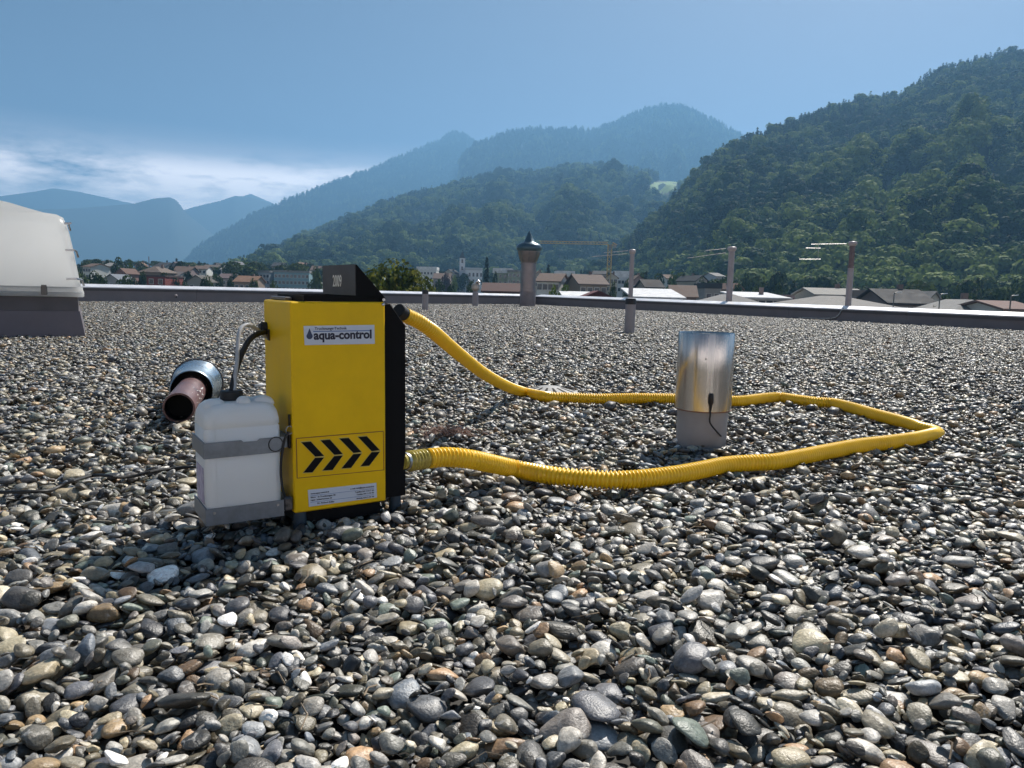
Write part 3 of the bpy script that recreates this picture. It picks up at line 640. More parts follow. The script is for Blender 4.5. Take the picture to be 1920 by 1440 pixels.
# left side fittings
def W2L(P): return MWm.inverted() @ Vector(P)
MB().lathe([(0, 0), (.0165, 0), (.0165, .013), (.012, .015), (.012, .018), (0, .018)], 18, axis=(-1, 0, 0), origin=(0, BD - .022, .487)).build('hose_socket', M_rub, mac, True)
MB().box((-.004, BD - .06, .455), (-.0005, BD - .045, .485), .0008).build('tag', mat('tag_brown', (.05, .025, .012), .5), mac)
lt = MB().box((-.008, .012, .196), (-.0005, .026, .236), .002); lto = lt.build('latch', mat('latch_iron', (.018, .012, .011), .45, metal=.4), mac)
MB().box((-.006, .012, .250), (-.0005, .02, .282), .001).build('latch_hook', mat('latch_iron', (0, 0, 0)), lto)
MB().tube([(-.006 + .009 * math.cos(a), .006, .244 + .010 * math.sin(a)) for a in np.linspace(0, 6.28, 22)], .0013, 6).build('latch_ring', M_steel, lto, True)
MB().tube([(-.044 + .017 * math.cos(a), -.0075, .214 + .018 * math.sin(a)) for a in np.linspace(.3, 5.6, 22)], .0012, 6).build('wire_loop', M_rub, mac, True)
strap = catmull([(-.012, -.004, .240), (-.022, -.008, .225), (-.030, -.0095, .19), (-.034, -.0095, .15), (-.031, -.0095, .105), (-.024, -.007, .078)], .008)
MB().tube(strap, .0032, 8).build('strap', M_rub, mac, True)
MB().box((-.0265, -.007, .040), (-.004, .012, .076), .004).build('strap_buckle', mat('buckle_metal', (.12, .12, .13), .35, metal=.8, var=.5, vscale=60), mac)
# canister holder
br = empty('bracket', (0, 0, 0)); br.parent = mac
def band(z0, z1, notch=0):
    m = MB(); u0_ = -.211; v1 = .150; t_ = .003
    top_ = [(u0_, z1), (-.125, z1)] + ([(-.120, z1 - .005), (-.088, z1 - .005), (-.082, z1)] if notch else []) + [(-.027, z1)]
    m.prism([(u0_, z0), (-.027, z0)] + top_[::-1], -.006, -.006 + t_)
    m.box((u0_ - .0005, -.0025, z0), (u0_ + t_, v1, z1)); return m
b1 = band(.193, .231, 1); b1.box((-.0272, .02, .198), (-.0008, .13, .226)); b1o = b1.build('upper_band', M_zinc, br)
b2 = band(.030, .071); b2.box((-.2078, -.0028, .0305), (-.0275, .1495, .034)); b2.box((-.0272, .02, .034), (-.0008, .13, .060)); b2o = b2.build('lower_band', M_zinc, br)
for u_ in (-.192, -.042): MB().lathe([(0, 0), (.0035, 0), (.003, .002), (0, .002)], 10, axis=(0, -1, 0), origin=(u_, -.0062, .060)).build('rivet', M_steel, b2o, True)
# canister
M_can = bpy.data.materials.new('milky_plastic'); M_can.use_nodes = True; t = M_can.node_tree; b = t.nodes['Principled BSDF']
b.inputs['Base Color'].default_value = (.70, .70, .71, 1); b.inputs['Roughness'].default_value = .38; b.inputs['Subsurface Weight'].default_value = .5; b.inputs['Subsurface Radius'].default_value = (.03, .03, .028)
b.inputs['Subsurface Scale'].default_value = 1
n_ = t.nodes.new('ShaderNodeTexNoise'); n_.inputs['Scale'].default_value = 9; g_ = t.nodes.new('ShaderNodeNewGeometry'); t.links.new(g_.outputs['Position'], n_.inputs[0])
r_ = t.nodes.new('ShaderNodeValToRGB'); r_.color_ramp.elements[0].color = (.93, .92, .89, 1); r_.color_ramp.elements[1].color = (.96, .955, .93, 1); t.links.new(n_.outputs[0], r_.inputs[0]); t.links.new(r_.outputs[0], b.inputs['Base Color'])
tr_ = t.nodes.new('ShaderNodeBsdfTranslucent'); tr_.inputs[0].default_value = (.92, .91, .87, 1); ms_ = t.nodes.new('ShaderNodeMixShader'); ms_.inputs[0].default_value = .22
t.links.new(b.outputs[0], ms_.inputs[1]); t.links.new(tr_.outputs[0], ms_.inputs[2]); t.links.new(ms_.outputs[0], t.nodes['Material Output'].inputs[0])
can = empty('plastic_canister', MWm @ Vector((-.1185, .070, .0345)), (0, -.012, RZ), 'milky white plastic canister strapped to the left side of the yellow machine', 'canister', scale=(1, 1, .93))
def rrect(hx, hy, r, z, n=6):
    o = []
    for cx, cy, a0 in ((hx - r, hy - r, 0), (-hx + r, hy - r, 90), (-hx + r, -hy + r, 180), (hx - r, -hy + r, 270)):
        for k in range(n + 1):
            a = math.radians(a0 + 90 * k / n); o.append((cx + r * math.cos(a), cy + r * math.sin(a), z))
    return o
cb = MB(); prof = [(.090, .064, .012, 0), (.0985, .072, .018, .006), (.099, .0725, .018, .09), (.099, .0725, .018, .2405), (.0965, .071, .018, .2425), (.0965, .071, .018, .2455), (.099, .0725, .02, .2475), (.0985, .072, .022, .262), (.0955, .070, .026, .280), (.089, .066, .03, .294), (.078, .06, .03, .303), (.06, .045, .03, .307)]
cb.loft([rrect(q[0] * .905, *q[1:]) for q in prof], True); cbo = cb.build('body', M_can, can, True, 50)
for k, u_ in enumerate((-.066,)):
    MB().box((u_, -.0734, .004), (u_ + .0012, -.0722, .268)).build('mould_seam', M_can, cbo)
for cx, sx_, hh in ((-.058, .026, .020), (.054, .028, .022)):
    hd = MB(); pr_ = []
    for k in range(7):
        a = k / 6; pr_.append(rrect(sx_ * math.cos(a * 1.45) + .002, .020 * math.cos(a * 1.3) + .002, .002 + .012 * math.cos(a * 1.4), .296 + hh * math.sin(a * 1.57)))
    hd.loft([[(x + cx, y - .028, z) for x, y, z in q] for q in pr_], True); hd.build('handle_lug', M_can, can, True, 60)
sc_ = MB(); sc_.loft([[(x + .006, y - .045, z) for x, y, z in rrect(.016 * math.cos(a) + .002, .010 * math.cos(a) + .002, .010 * math.cos(a) + .001, .300 + .022 * math.sin(a))] for a in np.linspace(0, 1.5, 6)], True); sc_.build('spout', M_can, can, True, 60)
MB().lathe([(0, .300), (.026, .300), (.027, .304), (.027, .329), (.024, .332), (0, .332)], 28, origin=(-.010, .004, 0)).build('cap', M_rub, can, True, 40)
MB().box((-.0910, -.045, .045), (-.0899, .04, .140)).build('sticker', mat('purple_sticker', (.30, .22, .38), .5, vscale=60, col2=(.62, .58, .66)), can)
def zr(X, Y): return 340 + X / 2.7696, 480 + Y / 2.7696
capP = can.location + Vector((0, 0, .3)); cY = (MWm @ Vector((-.128, .074, .36))).y; fP = MWm @ Vector((-.02, BD - .022, .487))
def tubepts(L_):
    P = []
    for i, q in enumerate(L_):
        t_ = i / (len(L_) - 1); P.append(gy(*zr(*q), cY + (fP.y - cY) * t_ ** 1.5))
    return catmull(P, .006)
MB().tube(tubepts([(277, 700), (277, 672), (283, 600), (290, 540), (293, 470), (300, 400), (320, 366), (352, 357), (388, 378), (420, 402), (447, 425)]), .0052, 10).build('drain_tube', mat('clear_tube', (.42, .42, .43), .15, var=.15, vscale=40), mac, True, world=True)
MB().tube(tubepts([(262, 700), (268, 660), (283, 600), (303, 535), (328, 480), (355, 435), (388, 408), (420, 398), (436, 397)]), .0072, 10).build('black_hose', M_rub, mac, True, world=True)
# ------------------------------------------------------------------ yellow hose
M_hose = mat('hose_yellow', (.90, .54, .010), .36, var=.06, vscale=12); 
HR = .0285
hp = [(744, 579, 2.26), (760, 591, 2.30), (785, 603, 2.36), (812, 622, 2.45), (842, 648, 2.72), (872, 673, 3.05), (910, 702, 3.55), (950, 724, 4.15), (985, 736, 4.52)]
hg = [(1025, 744), (1070, 746), (1130, 748), (1200, 747), (1270, 748), (1330, 751), (1385, 752), (1430, 747), (1460, 745), (1490, 749), (1530, 754), (1560, 756), (1595, 764), (1640, 777), (1690, 790), (1725, 800)]
hg2 = [(1758, 808), (1725, 820), (1670, 829), (1610, 836), (1550, 847), (1500, 857), (1450, 866), (1410, 868), (1360, 872), (1310, 882), (1260, 891), (1200, 898), (1150, 900), (1090, 897), (1030, 891), (970, 880)]
hp2 = [(920, 869, 2.36), (880, 861, 2.27), (840, 857, 2.22), (800, 860, 2.17), (774, 863.5, 2.13), (752, 866, 2.09)]
P = [gy(*q) for q in hp] + [gz(x, y, .030) for x, y in hg] + [gz(x, y, .030) for x, y in hg2] + [gy(*q) for q in hp2]
path = catmull(P, .02); pitch = .0135; path = resample(path, pitch / 4)
kk = min(range(len(path)), key=lambda i: (path[i] - gz(1758, 808, .03)).length)
def hrad(i):
    d = abs(i - kk) * pitch / 4; k = max(0, 1 - d / .42) ; amp_ = .0042 * (1 - k) ** .7 if k > 0 else .0042
    s_ = i * pitch / 4; ph = (i % 4); r_ = (.0180 + .0085 * min(1, s_ / 2.2) - .001 * min(1, max(0, (s_ - 4) / 3))) + (amp_ if ph in (0, 1) else -amp_ * .6); q_ = max(0, 1 - d / .16)
    return (r_ * (1 - .30 * q_), r_ * (1 + .18 * q_))
hose = empty('ribbed_hose', (P[-1].x, P[-1].y, 0), label='yellow ribbed hose looping over the gravel from the machine round the metal pipe', cat='hose')
n0 = 12; n1 = len(path) - 30
tb = MB(); sub_ = path[n0:n1]; tb.tube(sub_, HR, 14, rf=lambda i: hrad(i + n0)); tb.build('hose_body', M_hose, hose, True, 80, world=True)
tb = MB(); sub2 = path[n1 - 1:]; tb.tube(sub2, HR, 16, rf=lambda i: hrad(i + n1) if i < 22 else (.0225, .0225)); tb.build('hose_sleeve', mat('hose_sleeve', (.42, .33, .06), .25, var=.2, vscale=30), hose, True, 80, world=True)
d0 = (path[n0] - path[0]).normalized()
MB().lathe([(.0, -.018), (.019, -.018), (.021, -.016), (.021, .012), (.019, .014), (.012, .014)], 22, axis=d0, origin=path[8]).build('collar', M_rub, hose, True, 40, world=True)
for o_ in (6, 16): MB().lathe([(.0225, -.004), (.0250, -.004), (.0250, .004), (.0225, .004), (.0225, -.004)], 20, axis=(path[-1] - path[-20]).normalized(), origin=path[-o_]).build('clamp', M_steel, hose, True, 40, world=True)
# ------------------------------------------------------------------ metal vent pipe with steel sleeve
vb = gz(1325, 836); M_pvc = mat('grey_pvc', (.31, .295, .30), .5, var=.08, vscale=8); M_ss = mat('steel_streak_reflect', (.50, .485, .47), .24, metal=1, var=.22, vscale=3)
_t = M_ss.node_tree; _mp = _t.nodes.new('ShaderNodeMapping'); _mp.inputs['Scale'].default_value = (9, 9, .25); _n = next(n for n in _t.nodes if n.type == 'TEX_NOISE'); _g = next(n for n in _t.nodes if n.type == 'NEW_GEOMETRY')
_t.links.new(_g.outputs['Position'], _mp.inputs[0]); _t.links.new(_mp.outputs[0], _n.inputs[0])  # upright streaks in the base colour imitate reflections on the steel
vp = empty('vent_pipe', (vb.x, vb.y + .1, 0), label='short grey roof pipe with shiny steel sleeve inside the hose loop', cat='pipe')
MB().lathe([(.103, -.04), (.103, .16), (.09, .16)], 48).build('pipe', M_pvc, vp, True)
vs_ = MB().lathe([(.1055, .138), (.1145, .139), (.1147, .30), (.1150, .452), (.1135, .456), (.110, .452), (.108, .30), (.1055, .145), (.1055, .138)], 64).build('sleeve', M_ss, vp, True, 50)
MB().lathe([(.1145, .1365), (.1163, .1365), (.1163, .1405), (.1145, .1405)], 48).build('sleeve_seam', mat('rust_line', (.22, .09, .05), .6), vs_, True)
MB().lathe([(0, .4425), (.1095, .4425), (.1095, .4475), (0, .4475)], 48).build('lid', M_ss, vp, True)
ca = math.atan2(-(vb.y + .1), -vb.x)
rim = lambda ang, r_, z: Vector((r_ * math.cos(ang), r_ * math.sin(ang), z))
MB().lathe([(0, 0), (.003, 0), (.003, .0015), (0, .0015)], 10, axis=rim(ca + .0, 1, 0), origin=rim(ca + .02, .1152, .355)).build('hole', M_blk, vs_, True)
# cable with plug
pb = rim(ca + .26, .119, .20) + Vector((vp.location.x, vp.location.y, 0))
def onp(px, py, z=.012): return gz(px, py, z)
cab = catmull([pb + Vector((0, 0, -.02)), pb + Vector((0, -.004, -.07)), pb + Vector((.0, -.004, -.10)), gy(1343, 808, pb.y - .02), gz(1362, 826, .012), gz(1392, 838, .008), gz(1430, 851, .008), gz(1500, 866, .004), gz(1556, 878, .012), gz(1600, 885, .006), gz(1647, 893, .012), gz(1700, 901, .006), gz(1742, 908, .012), gz(1800, 914, .01), gz(1870, 928, .008), gz(1960, 944, .01)], .01)
cbo2 = empty('power_cable', (pb.x, pb.y, 0), label='thin black cable plugged into the steel sleeve and trailing off to the right', cat='cable')
MB().tube(cab, .0034, 8).build('cord', M_rub, cbo2, True, world=True)
pl_ = [pb + Vector((0, -.003, z)) for z in (.018, .014, .0, -.02, -.03, -.05)]
MB().tube(pl_, .01, 10, rf=lambda i: (.006, .009, .0105, .0105, .006, .004)[i]).build('plug', M_rub, cbo2, True, 60, world=True)
lc = [(410, 868), (370, 875), (345, 876), (320, 879), (300, 881), (281, 885), (255, 892), (230, 895), (212, 894), (192, 891), (172, 892), (153, 897), (137, 902), (121, 908), (103, 916), (86, 921), (50, 922), (0, 923), (-60, 925)]
lcp = catmull([gz(x, y, .014 + .006 * math.sin(i * 1.7)) for i, (x, y) in enumerate(lc)], .015)
MB().tube(lcp, .0052, 8).build('mains_cable', M_rub, None, True); tag(bpy.data.objects['mains_cable'], 'black cable snaking over the pebbles left of the canister', 'cable')
# ------------------------------------------------------------------ drain cover, dry moss
dc = gz(1030, 735, .01); dr = empty('drain_cover', (dc.x, dc.y, .0), label='low grey slotted drain cover half hidden behind the yellow hose', cat='drain cover')
M_dr = mat('drain_grey', (.30, .29, .28), .55)
MB().lathe([(.175, .004), (.172, .016), (.06, .044), (0, .048)], 40).build('cone', M_dr, dr, True)
for k in range(14):
    a = 2 * math.pi * k / 14; r0, r1 = .07, .155; c_, s_ = math.cos(a), math.sin(a)
    v = [];
    for rr_, ww in ((r0, .005), (r1, .012)):
        z_ = .016 + (.172 - rr_) / .112 * .028 + .0012
        v += [(rr_ * c_ - s_ * ww, rr_ * s_ + c_ * ww, z_), (rr_ * c_ + s_ * ww, rr_ * s_ - c_ * ww, z_)]
    v += [(x, y, z - .006) for x, y, z in v]
    MB().add(v, [(0, 1, 3, 2), (4, 6, 7, 5), (0, 4, 5, 1), (1, 5, 7, 3), (3, 7, 6, 2), (2, 6, 4, 0)]).build('slot', M_blk, dr)
# ------------------------------------------------------------------ fallen cowl pipe
M_rp = mat('copper_brown_pipe', (.13, .068, .066), .42, var=.35, vscale=14); M_bell = mat('cowl_metal', (.42, .50, .56), .28, metal=.85, var=.12, vscale=8)
p0 = gz(335, 765, .067); p1 = gz(388, 694, .115); ax = (p1 - p0).normalized()
fc = empty('fallen_pipe', (p0.x, p0.y, 0), label='brown pipe with flared shiny cowl lying on the gravel behind the canister', cat='pipe')
MB().lathe([(.057, .2), (.058, 0), (.066, 0), (.0665, .01), (.066, .58), (.05, .58)], 36, axis=ax, origin=p0).build('pipe', M_rp, fc, True, 40, world=True)
MB().lathe([(0, .07), (.0555, .07), (.0555, .012), (.0545, .0)], 28, axis=ax, origin=p0 + ax * .008).build('pipe_shade_liner', M_blk, fc, True, world=True)  # black liner added to paint the shade inside the pipe mouth
bl = p0 + ax * .44
MB().lathe([(.094, .0), (.097, -.003), (.100, .0), (.098, .05), (.097, .09), (.101, .14), (.112, .19), (.122, .22), (.124, .227), (.122, .233), (.10, .265), (.06, .285), (0, .29)], 48, axis=ax, origin=bl).build('cowl', M_bell, fc, True, 55, world=True)
MB().lathe([(.066, .05), (.0935, .049), (.0935, .0)], 36, axis=ax, origin=bl).build('cowl_shade_liner', M_blk, fc, True, world=True)  # gap between cowl and pipe lined in black, its shade put in as colour
MB().lathe([(.1225, .221), (.127, .222), (.127, .232), (.1225, .233), (.1225, .221)], 48, axis=ax, origin=bl).build('rim', mat('rim_dark', (.05, .04, .04), .5), fc, True, 40, world=True)
pp_ = MB()
for k in range(3):
    s_ = .10 + .10 * k; r_ = .0668; pts_ = [p0 + ax * (s_ + dx) + Vector((ax.y * math.cos(a), -ax.x * math.cos(a), 0)) * r_ + Vector((0, 0, math.sin(a) * r_)) for dx, a in ((-.035, .15), (.05, -.1), (.07, .45), (.0, .85 - .15 * k))]
    pp_.add(pts_, [(0, 1, 2, 3)])
pp_.build('paint_flake', mat('flake_white', (.62, .60, .58), .6), fc, world=True)
# ------------------------------------------------------------------ small roof vents
M_blkc = mat('black_cap', (.012, .011, .012), .5); M_pv2 = mat('grey_pipe', (.26, .24, .25), .5, var=.1, vscale=3)
def stub(px, py, hpx, wpx, capf, label, name='vent_stub'):
    b_ = gz(px, py); k = b_.y / FPX; e2 = empty(name, (b_.x, b_.y, 0), label=label, cat='vent pipe'); hh = hpx * k; rr_ = wpx * k / 2
    MB().lathe([(rr_ * .98, -.05), (rr_ * .98, hh * (1 - capf) + .01)], 24).build('pipe', M_pv2, e2, True)
    MB().lathe([(rr_ * .98, hh * (1 - capf)), (rr_ * 1.04, hh * (1 - capf)), (rr_ * 1.04, hh - .02), (rr_ * .9, hh), (0, hh + .005)], 24).build('cap', M_blkc, e2, True, 50); return e2
stub(1180, 624, 64, 19.5, .17, 'short grey vent pipe with black cap standing in front of the right parapet')
stub(797, 581, 37, 11.5, .2, 'small grey vent stub with black top beside the machine hood')
b_ = gz(891, 574); k = b_.y / FPX; ev = empty('goose_vent', (b_.x, b_.y, 0), label='small pipe with bent shiny metal outlet left of the tall chimney', cat='vent pipe')
MB().lathe([(5.6 * k, -.05), (5.4 * k, 25 * k), (4.5 * k, 26 * k), (4.5 * k, 29 * k)], 20).build('pipe', M_pv2, ev, True, 40)
MB().lathe([(4 * k, 28 * k), (7.2 * k, 31 * k), (7.8 * k, 36 * k), (6.5 * k, 41 * k), (3, 43 * k)][:4] + [(0, 43 * k)], 20).build('bulb', mat('bulb_metal', (.35, .31, .27), .4, metal=.6), ev, True)
MB().tube(catmull([(0, 0, 38 * k), (1 * k, 0, 43 * k), (3 * k, -1 * k, 46 * k), (6 * k, -2 * k, 45 * k), (7 * k, -2 * k, 40 * k)], .05), 3.2 * k, 10).build('elbow', M_ss, ev, True)
# tall chimney with pointed cowl
b_ = gz(989, 574); k = b_.y / FPX; ec = empty('chimney', (b_.x, b_.y, 0), label='tall metal chimney with flared head and pointed blue grey cap', cat='chimney')
M_ch = mat('chimney_steel', (.20, .18, .185), .38, metal=.7, var=.2, vscale=1.5); M_cone = mat('cowl_blue', (.07, .12, .15), .35, metal=.6, var=.15, vscale=2)
MB().lathe([(14.6 * k, -.1), (14.6 * k, 27 * k)], 32).build('base_pipe', mat('chimney_base', (.18, .16, .17), .5), ec, True)
MB().lathe([(14.2 * k, 27.3 * k), (14.2 * k, 63 * k), (14.9 * k, 63 * k), (14.9 * k, 65 * k), (14.2 * k, 65 * k), (14.0 * k, 79 * k)], 32).build('shaft', M_ch, ec, True, 40)
for z_ in (27, 64, 79): MB().lathe([(14.3 * k, (z_ - .8) * k), (15.3 * k, (z_ - .8) * k), (15.3 * k, (z_ + .8) * k), (14.3 * k, (z_ + .8) * k)], 32).build('joint_ring', M_ch, ec, True, 40)
MB().lathe([(14.0 * k, 79.5 * k), (15 * k, 83 * k), (19 * k, 92 * k), (20.5 * k, 100 * k), (20.5 * k, 103 * k)], 32).build('flare', M_ch, ec, True, 60)
for a in np.linspace(0, 6.28, 9)[:8]: MB().tube([(15.2 * k * math.cos(a), 15.2 * k * math.sin(a), 82 * k), (21 * k * math.cos(a), 21 * k * math.sin(a), 100 * k)], .5 * k, 6).build('rib', M_cone, ec)
MB().lathe([(20.7 * k, 101 * k), (23.4 * k, 104 * k), (23.6 * k, 109 * k), (20 * k, 114 * k), (12 * k, 117 * k), (10.5 * k, 118 * k), (5.5 * k, 128 * k), (0, 139 * k)], 32).build('cap', M_cone, ec, True, 50)
# exhaust pipes outside the right parapet
nr = Vector((-dR.y, dR.x, 0)); nr = nr if nr.dot(-PM) < 0 else -nr
M_ex = mat('exhaust_pipe', (.34, .30, .315), .5, var=.15, vscale=2); M_exd = mat('exhaust_weathered', (.17, .12, .125), .6, var=.3, vscale=5)
def hit(px, off):
    d = ray(px, 560); n = nr; t_ = ((PM + n * off - CAM).dot(n)) / d.dot(n); return CAM + d * t_
for px, pt, wpx, lb, arms in ((1182, 467, 10, 'slim pink grey exhaust pipe nearest the crane with thin guy rods', [(-72, 14, -6, 9), (-50, 7, -4, 3)]),
                              (1367, 462, 13, 'pink grey exhaust pipe with mushroom cap, middle one of the three', [(-78, 22, -6, 12), (-44, 8, -6, 4)]),
                              (1591, 452, 12.5, 'weathered exhaust pipe with collar and long side rod, rightmost of the three', [(-70, 6, -4, 5), (-80, 13, -52, 13.5), (-92, 34, -52, 34), (-56, 5, -57, 34)])):
    b_ = hit(px, .75); Y = b_.y; k = Y / FPX; zt = gy(px, pt, Y).z; e2 = empty('exhaust_pipe', (b_.x, b_.y, -3), label=lb, cat='pipe', group='exhaust pipes outside the parapet')
    r_ = wpx * k * .43; H2 = zt + 3; cut = H2 - 48 * k
    MB().lathe([(r_, 0), (r_, cut if wpx == 12.5 else H2 - 6 * k)], 20).build('pipe', M_ex, e2, True)
    if wpx == 12.5:
        MB().lathe([(r_ * .9, cut), (r_ * .9, H2 - 6 * k)], 20).build('upper_pipe', M_exd, e2, True)
        MB().lathe([(r_ * 1.0, cut - 1 * k), (r_ * 1.1, cut - 1 * k), (r_ * 1.1, cut + 1.5 * k), (r_ * .9, cut + 2 * k)], 20).build('collar', M_exd, e2, True, 40)
    MB().lathe([(r_ * 1.0, H2 - 9 * k), (r_ * 1.45, H2 - 6 * k), (r_ * 1.5, H2 - 2.5 * k), (r_ * 1.1, H2 - .6 * k), (0, H2)], 20).build('cap', mat('cap_pale', (.42, .36, .37), .4), e2, True, 60)
    for x0_, y0_, x1_, y1_ in arms:
        a_ = gy(px + x0_, pt + y0_, Y) - e2.location; c_ = gy(px + x1_, pt + y1_, Y) - e2.location
        MB().tube([a_, c_], .38 * k, 6).build('rod', mat('rod_metal', (.38, .36, .36), .4, metal=.6), e2)
    MB().tube([(0, 0, H2 * .45), tuple(-nr * .5 + Vector((0, 0, H2 * .45)))], .03, 6).build('wall_clamp', M_steel, e2)
# ------------------------------------------------------------------ skylight
sb = gz(160, 630); Ys = sb.y; k = Ys / FPX; sx = sb.x
sk = empty('skylight', (sx, Ys, 0), (0, 0, math.radians(29)), 'white domed roof skylight on a grey kerb at the left edge', 'skylight')
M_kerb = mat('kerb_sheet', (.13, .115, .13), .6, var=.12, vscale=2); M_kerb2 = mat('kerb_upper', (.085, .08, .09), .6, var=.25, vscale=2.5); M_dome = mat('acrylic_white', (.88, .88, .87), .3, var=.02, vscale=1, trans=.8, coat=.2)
SWd = 2.1; zk = .435; zmid = .27; SD = 2.0
def ringb(i, z): return [(-SWd + i, i, z), (-i, i, z), (-i, SD - i, z), (-SWd + i, SD - i, z)]
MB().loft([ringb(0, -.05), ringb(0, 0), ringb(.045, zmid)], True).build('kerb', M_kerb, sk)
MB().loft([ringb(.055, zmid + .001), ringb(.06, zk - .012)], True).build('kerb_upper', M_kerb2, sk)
fr_ = MB().loft([ringb(.005, zk - .01), ringb(-.005, zk), ringb(-.005, zk + .035), ringb(.004, zk + .042)], True).build('frame', M_dome, sk)
MB().loft([ringb(.012, zk + .0425), ringb(.006, zk + .048), ringb(.006, zk + .082), ringb(.03, zk + .10)], True).build('dome_frame', M_dome, sk)
zc0 = zk + .098
dm = MB(); rings = []
def dring(ix, iy, r, z):
    return [(x - SWd / 2, y + SD / 2, z) for x, y, _ in rrect(SWd / 2 - ix, SD / 2 - iy, r, 0, 8)]
for ix, z, r in ((.025, zc0, .05), (.05, zc0 + .14, .06), (.075, zc0 + .31, .07), (.10, zc0 + .48, .085), (.135, zc0 + .67, .10), (.17, zc0 + .755, .12), (.23, zc0 + .79, .15), (.34, zc0 + .81, .2), (.5, zc0 + .865, .3), (.70, zc0 + .93, .25), (.9, zc0 + .97, .1)):
    rings.append(dring(ix, ix * .95, r, z))
dm.loft(rings, True); dm.build('dome', M_dome, sk, True, 60)
for z_, i_ in ((zc0 + .69, .155), (zc0 + .40, .09), (zc0 + .09, .045)):
    MB().tube([(-.16, i_ - .02, z_ - .005), (-.05 - i_ * .3, i_ - .03, z_), (-i_ + .035, i_ + .02, z_ - .01), (-i_ + .05, i_ + .05, z_ - .075)], .011, 6).build('clip', M_steel, sk, True)
lt2 = MB().box((-.40, -.03, zk + .01), (-.34, -.004, zk + .10), .006).box((-.395, -.045, zk + .095), (-.345, -.031, zk + .115)); lt2.build('latch', mat('latch_grey', (.12, .115, .11), .4, metal=.5), sk)
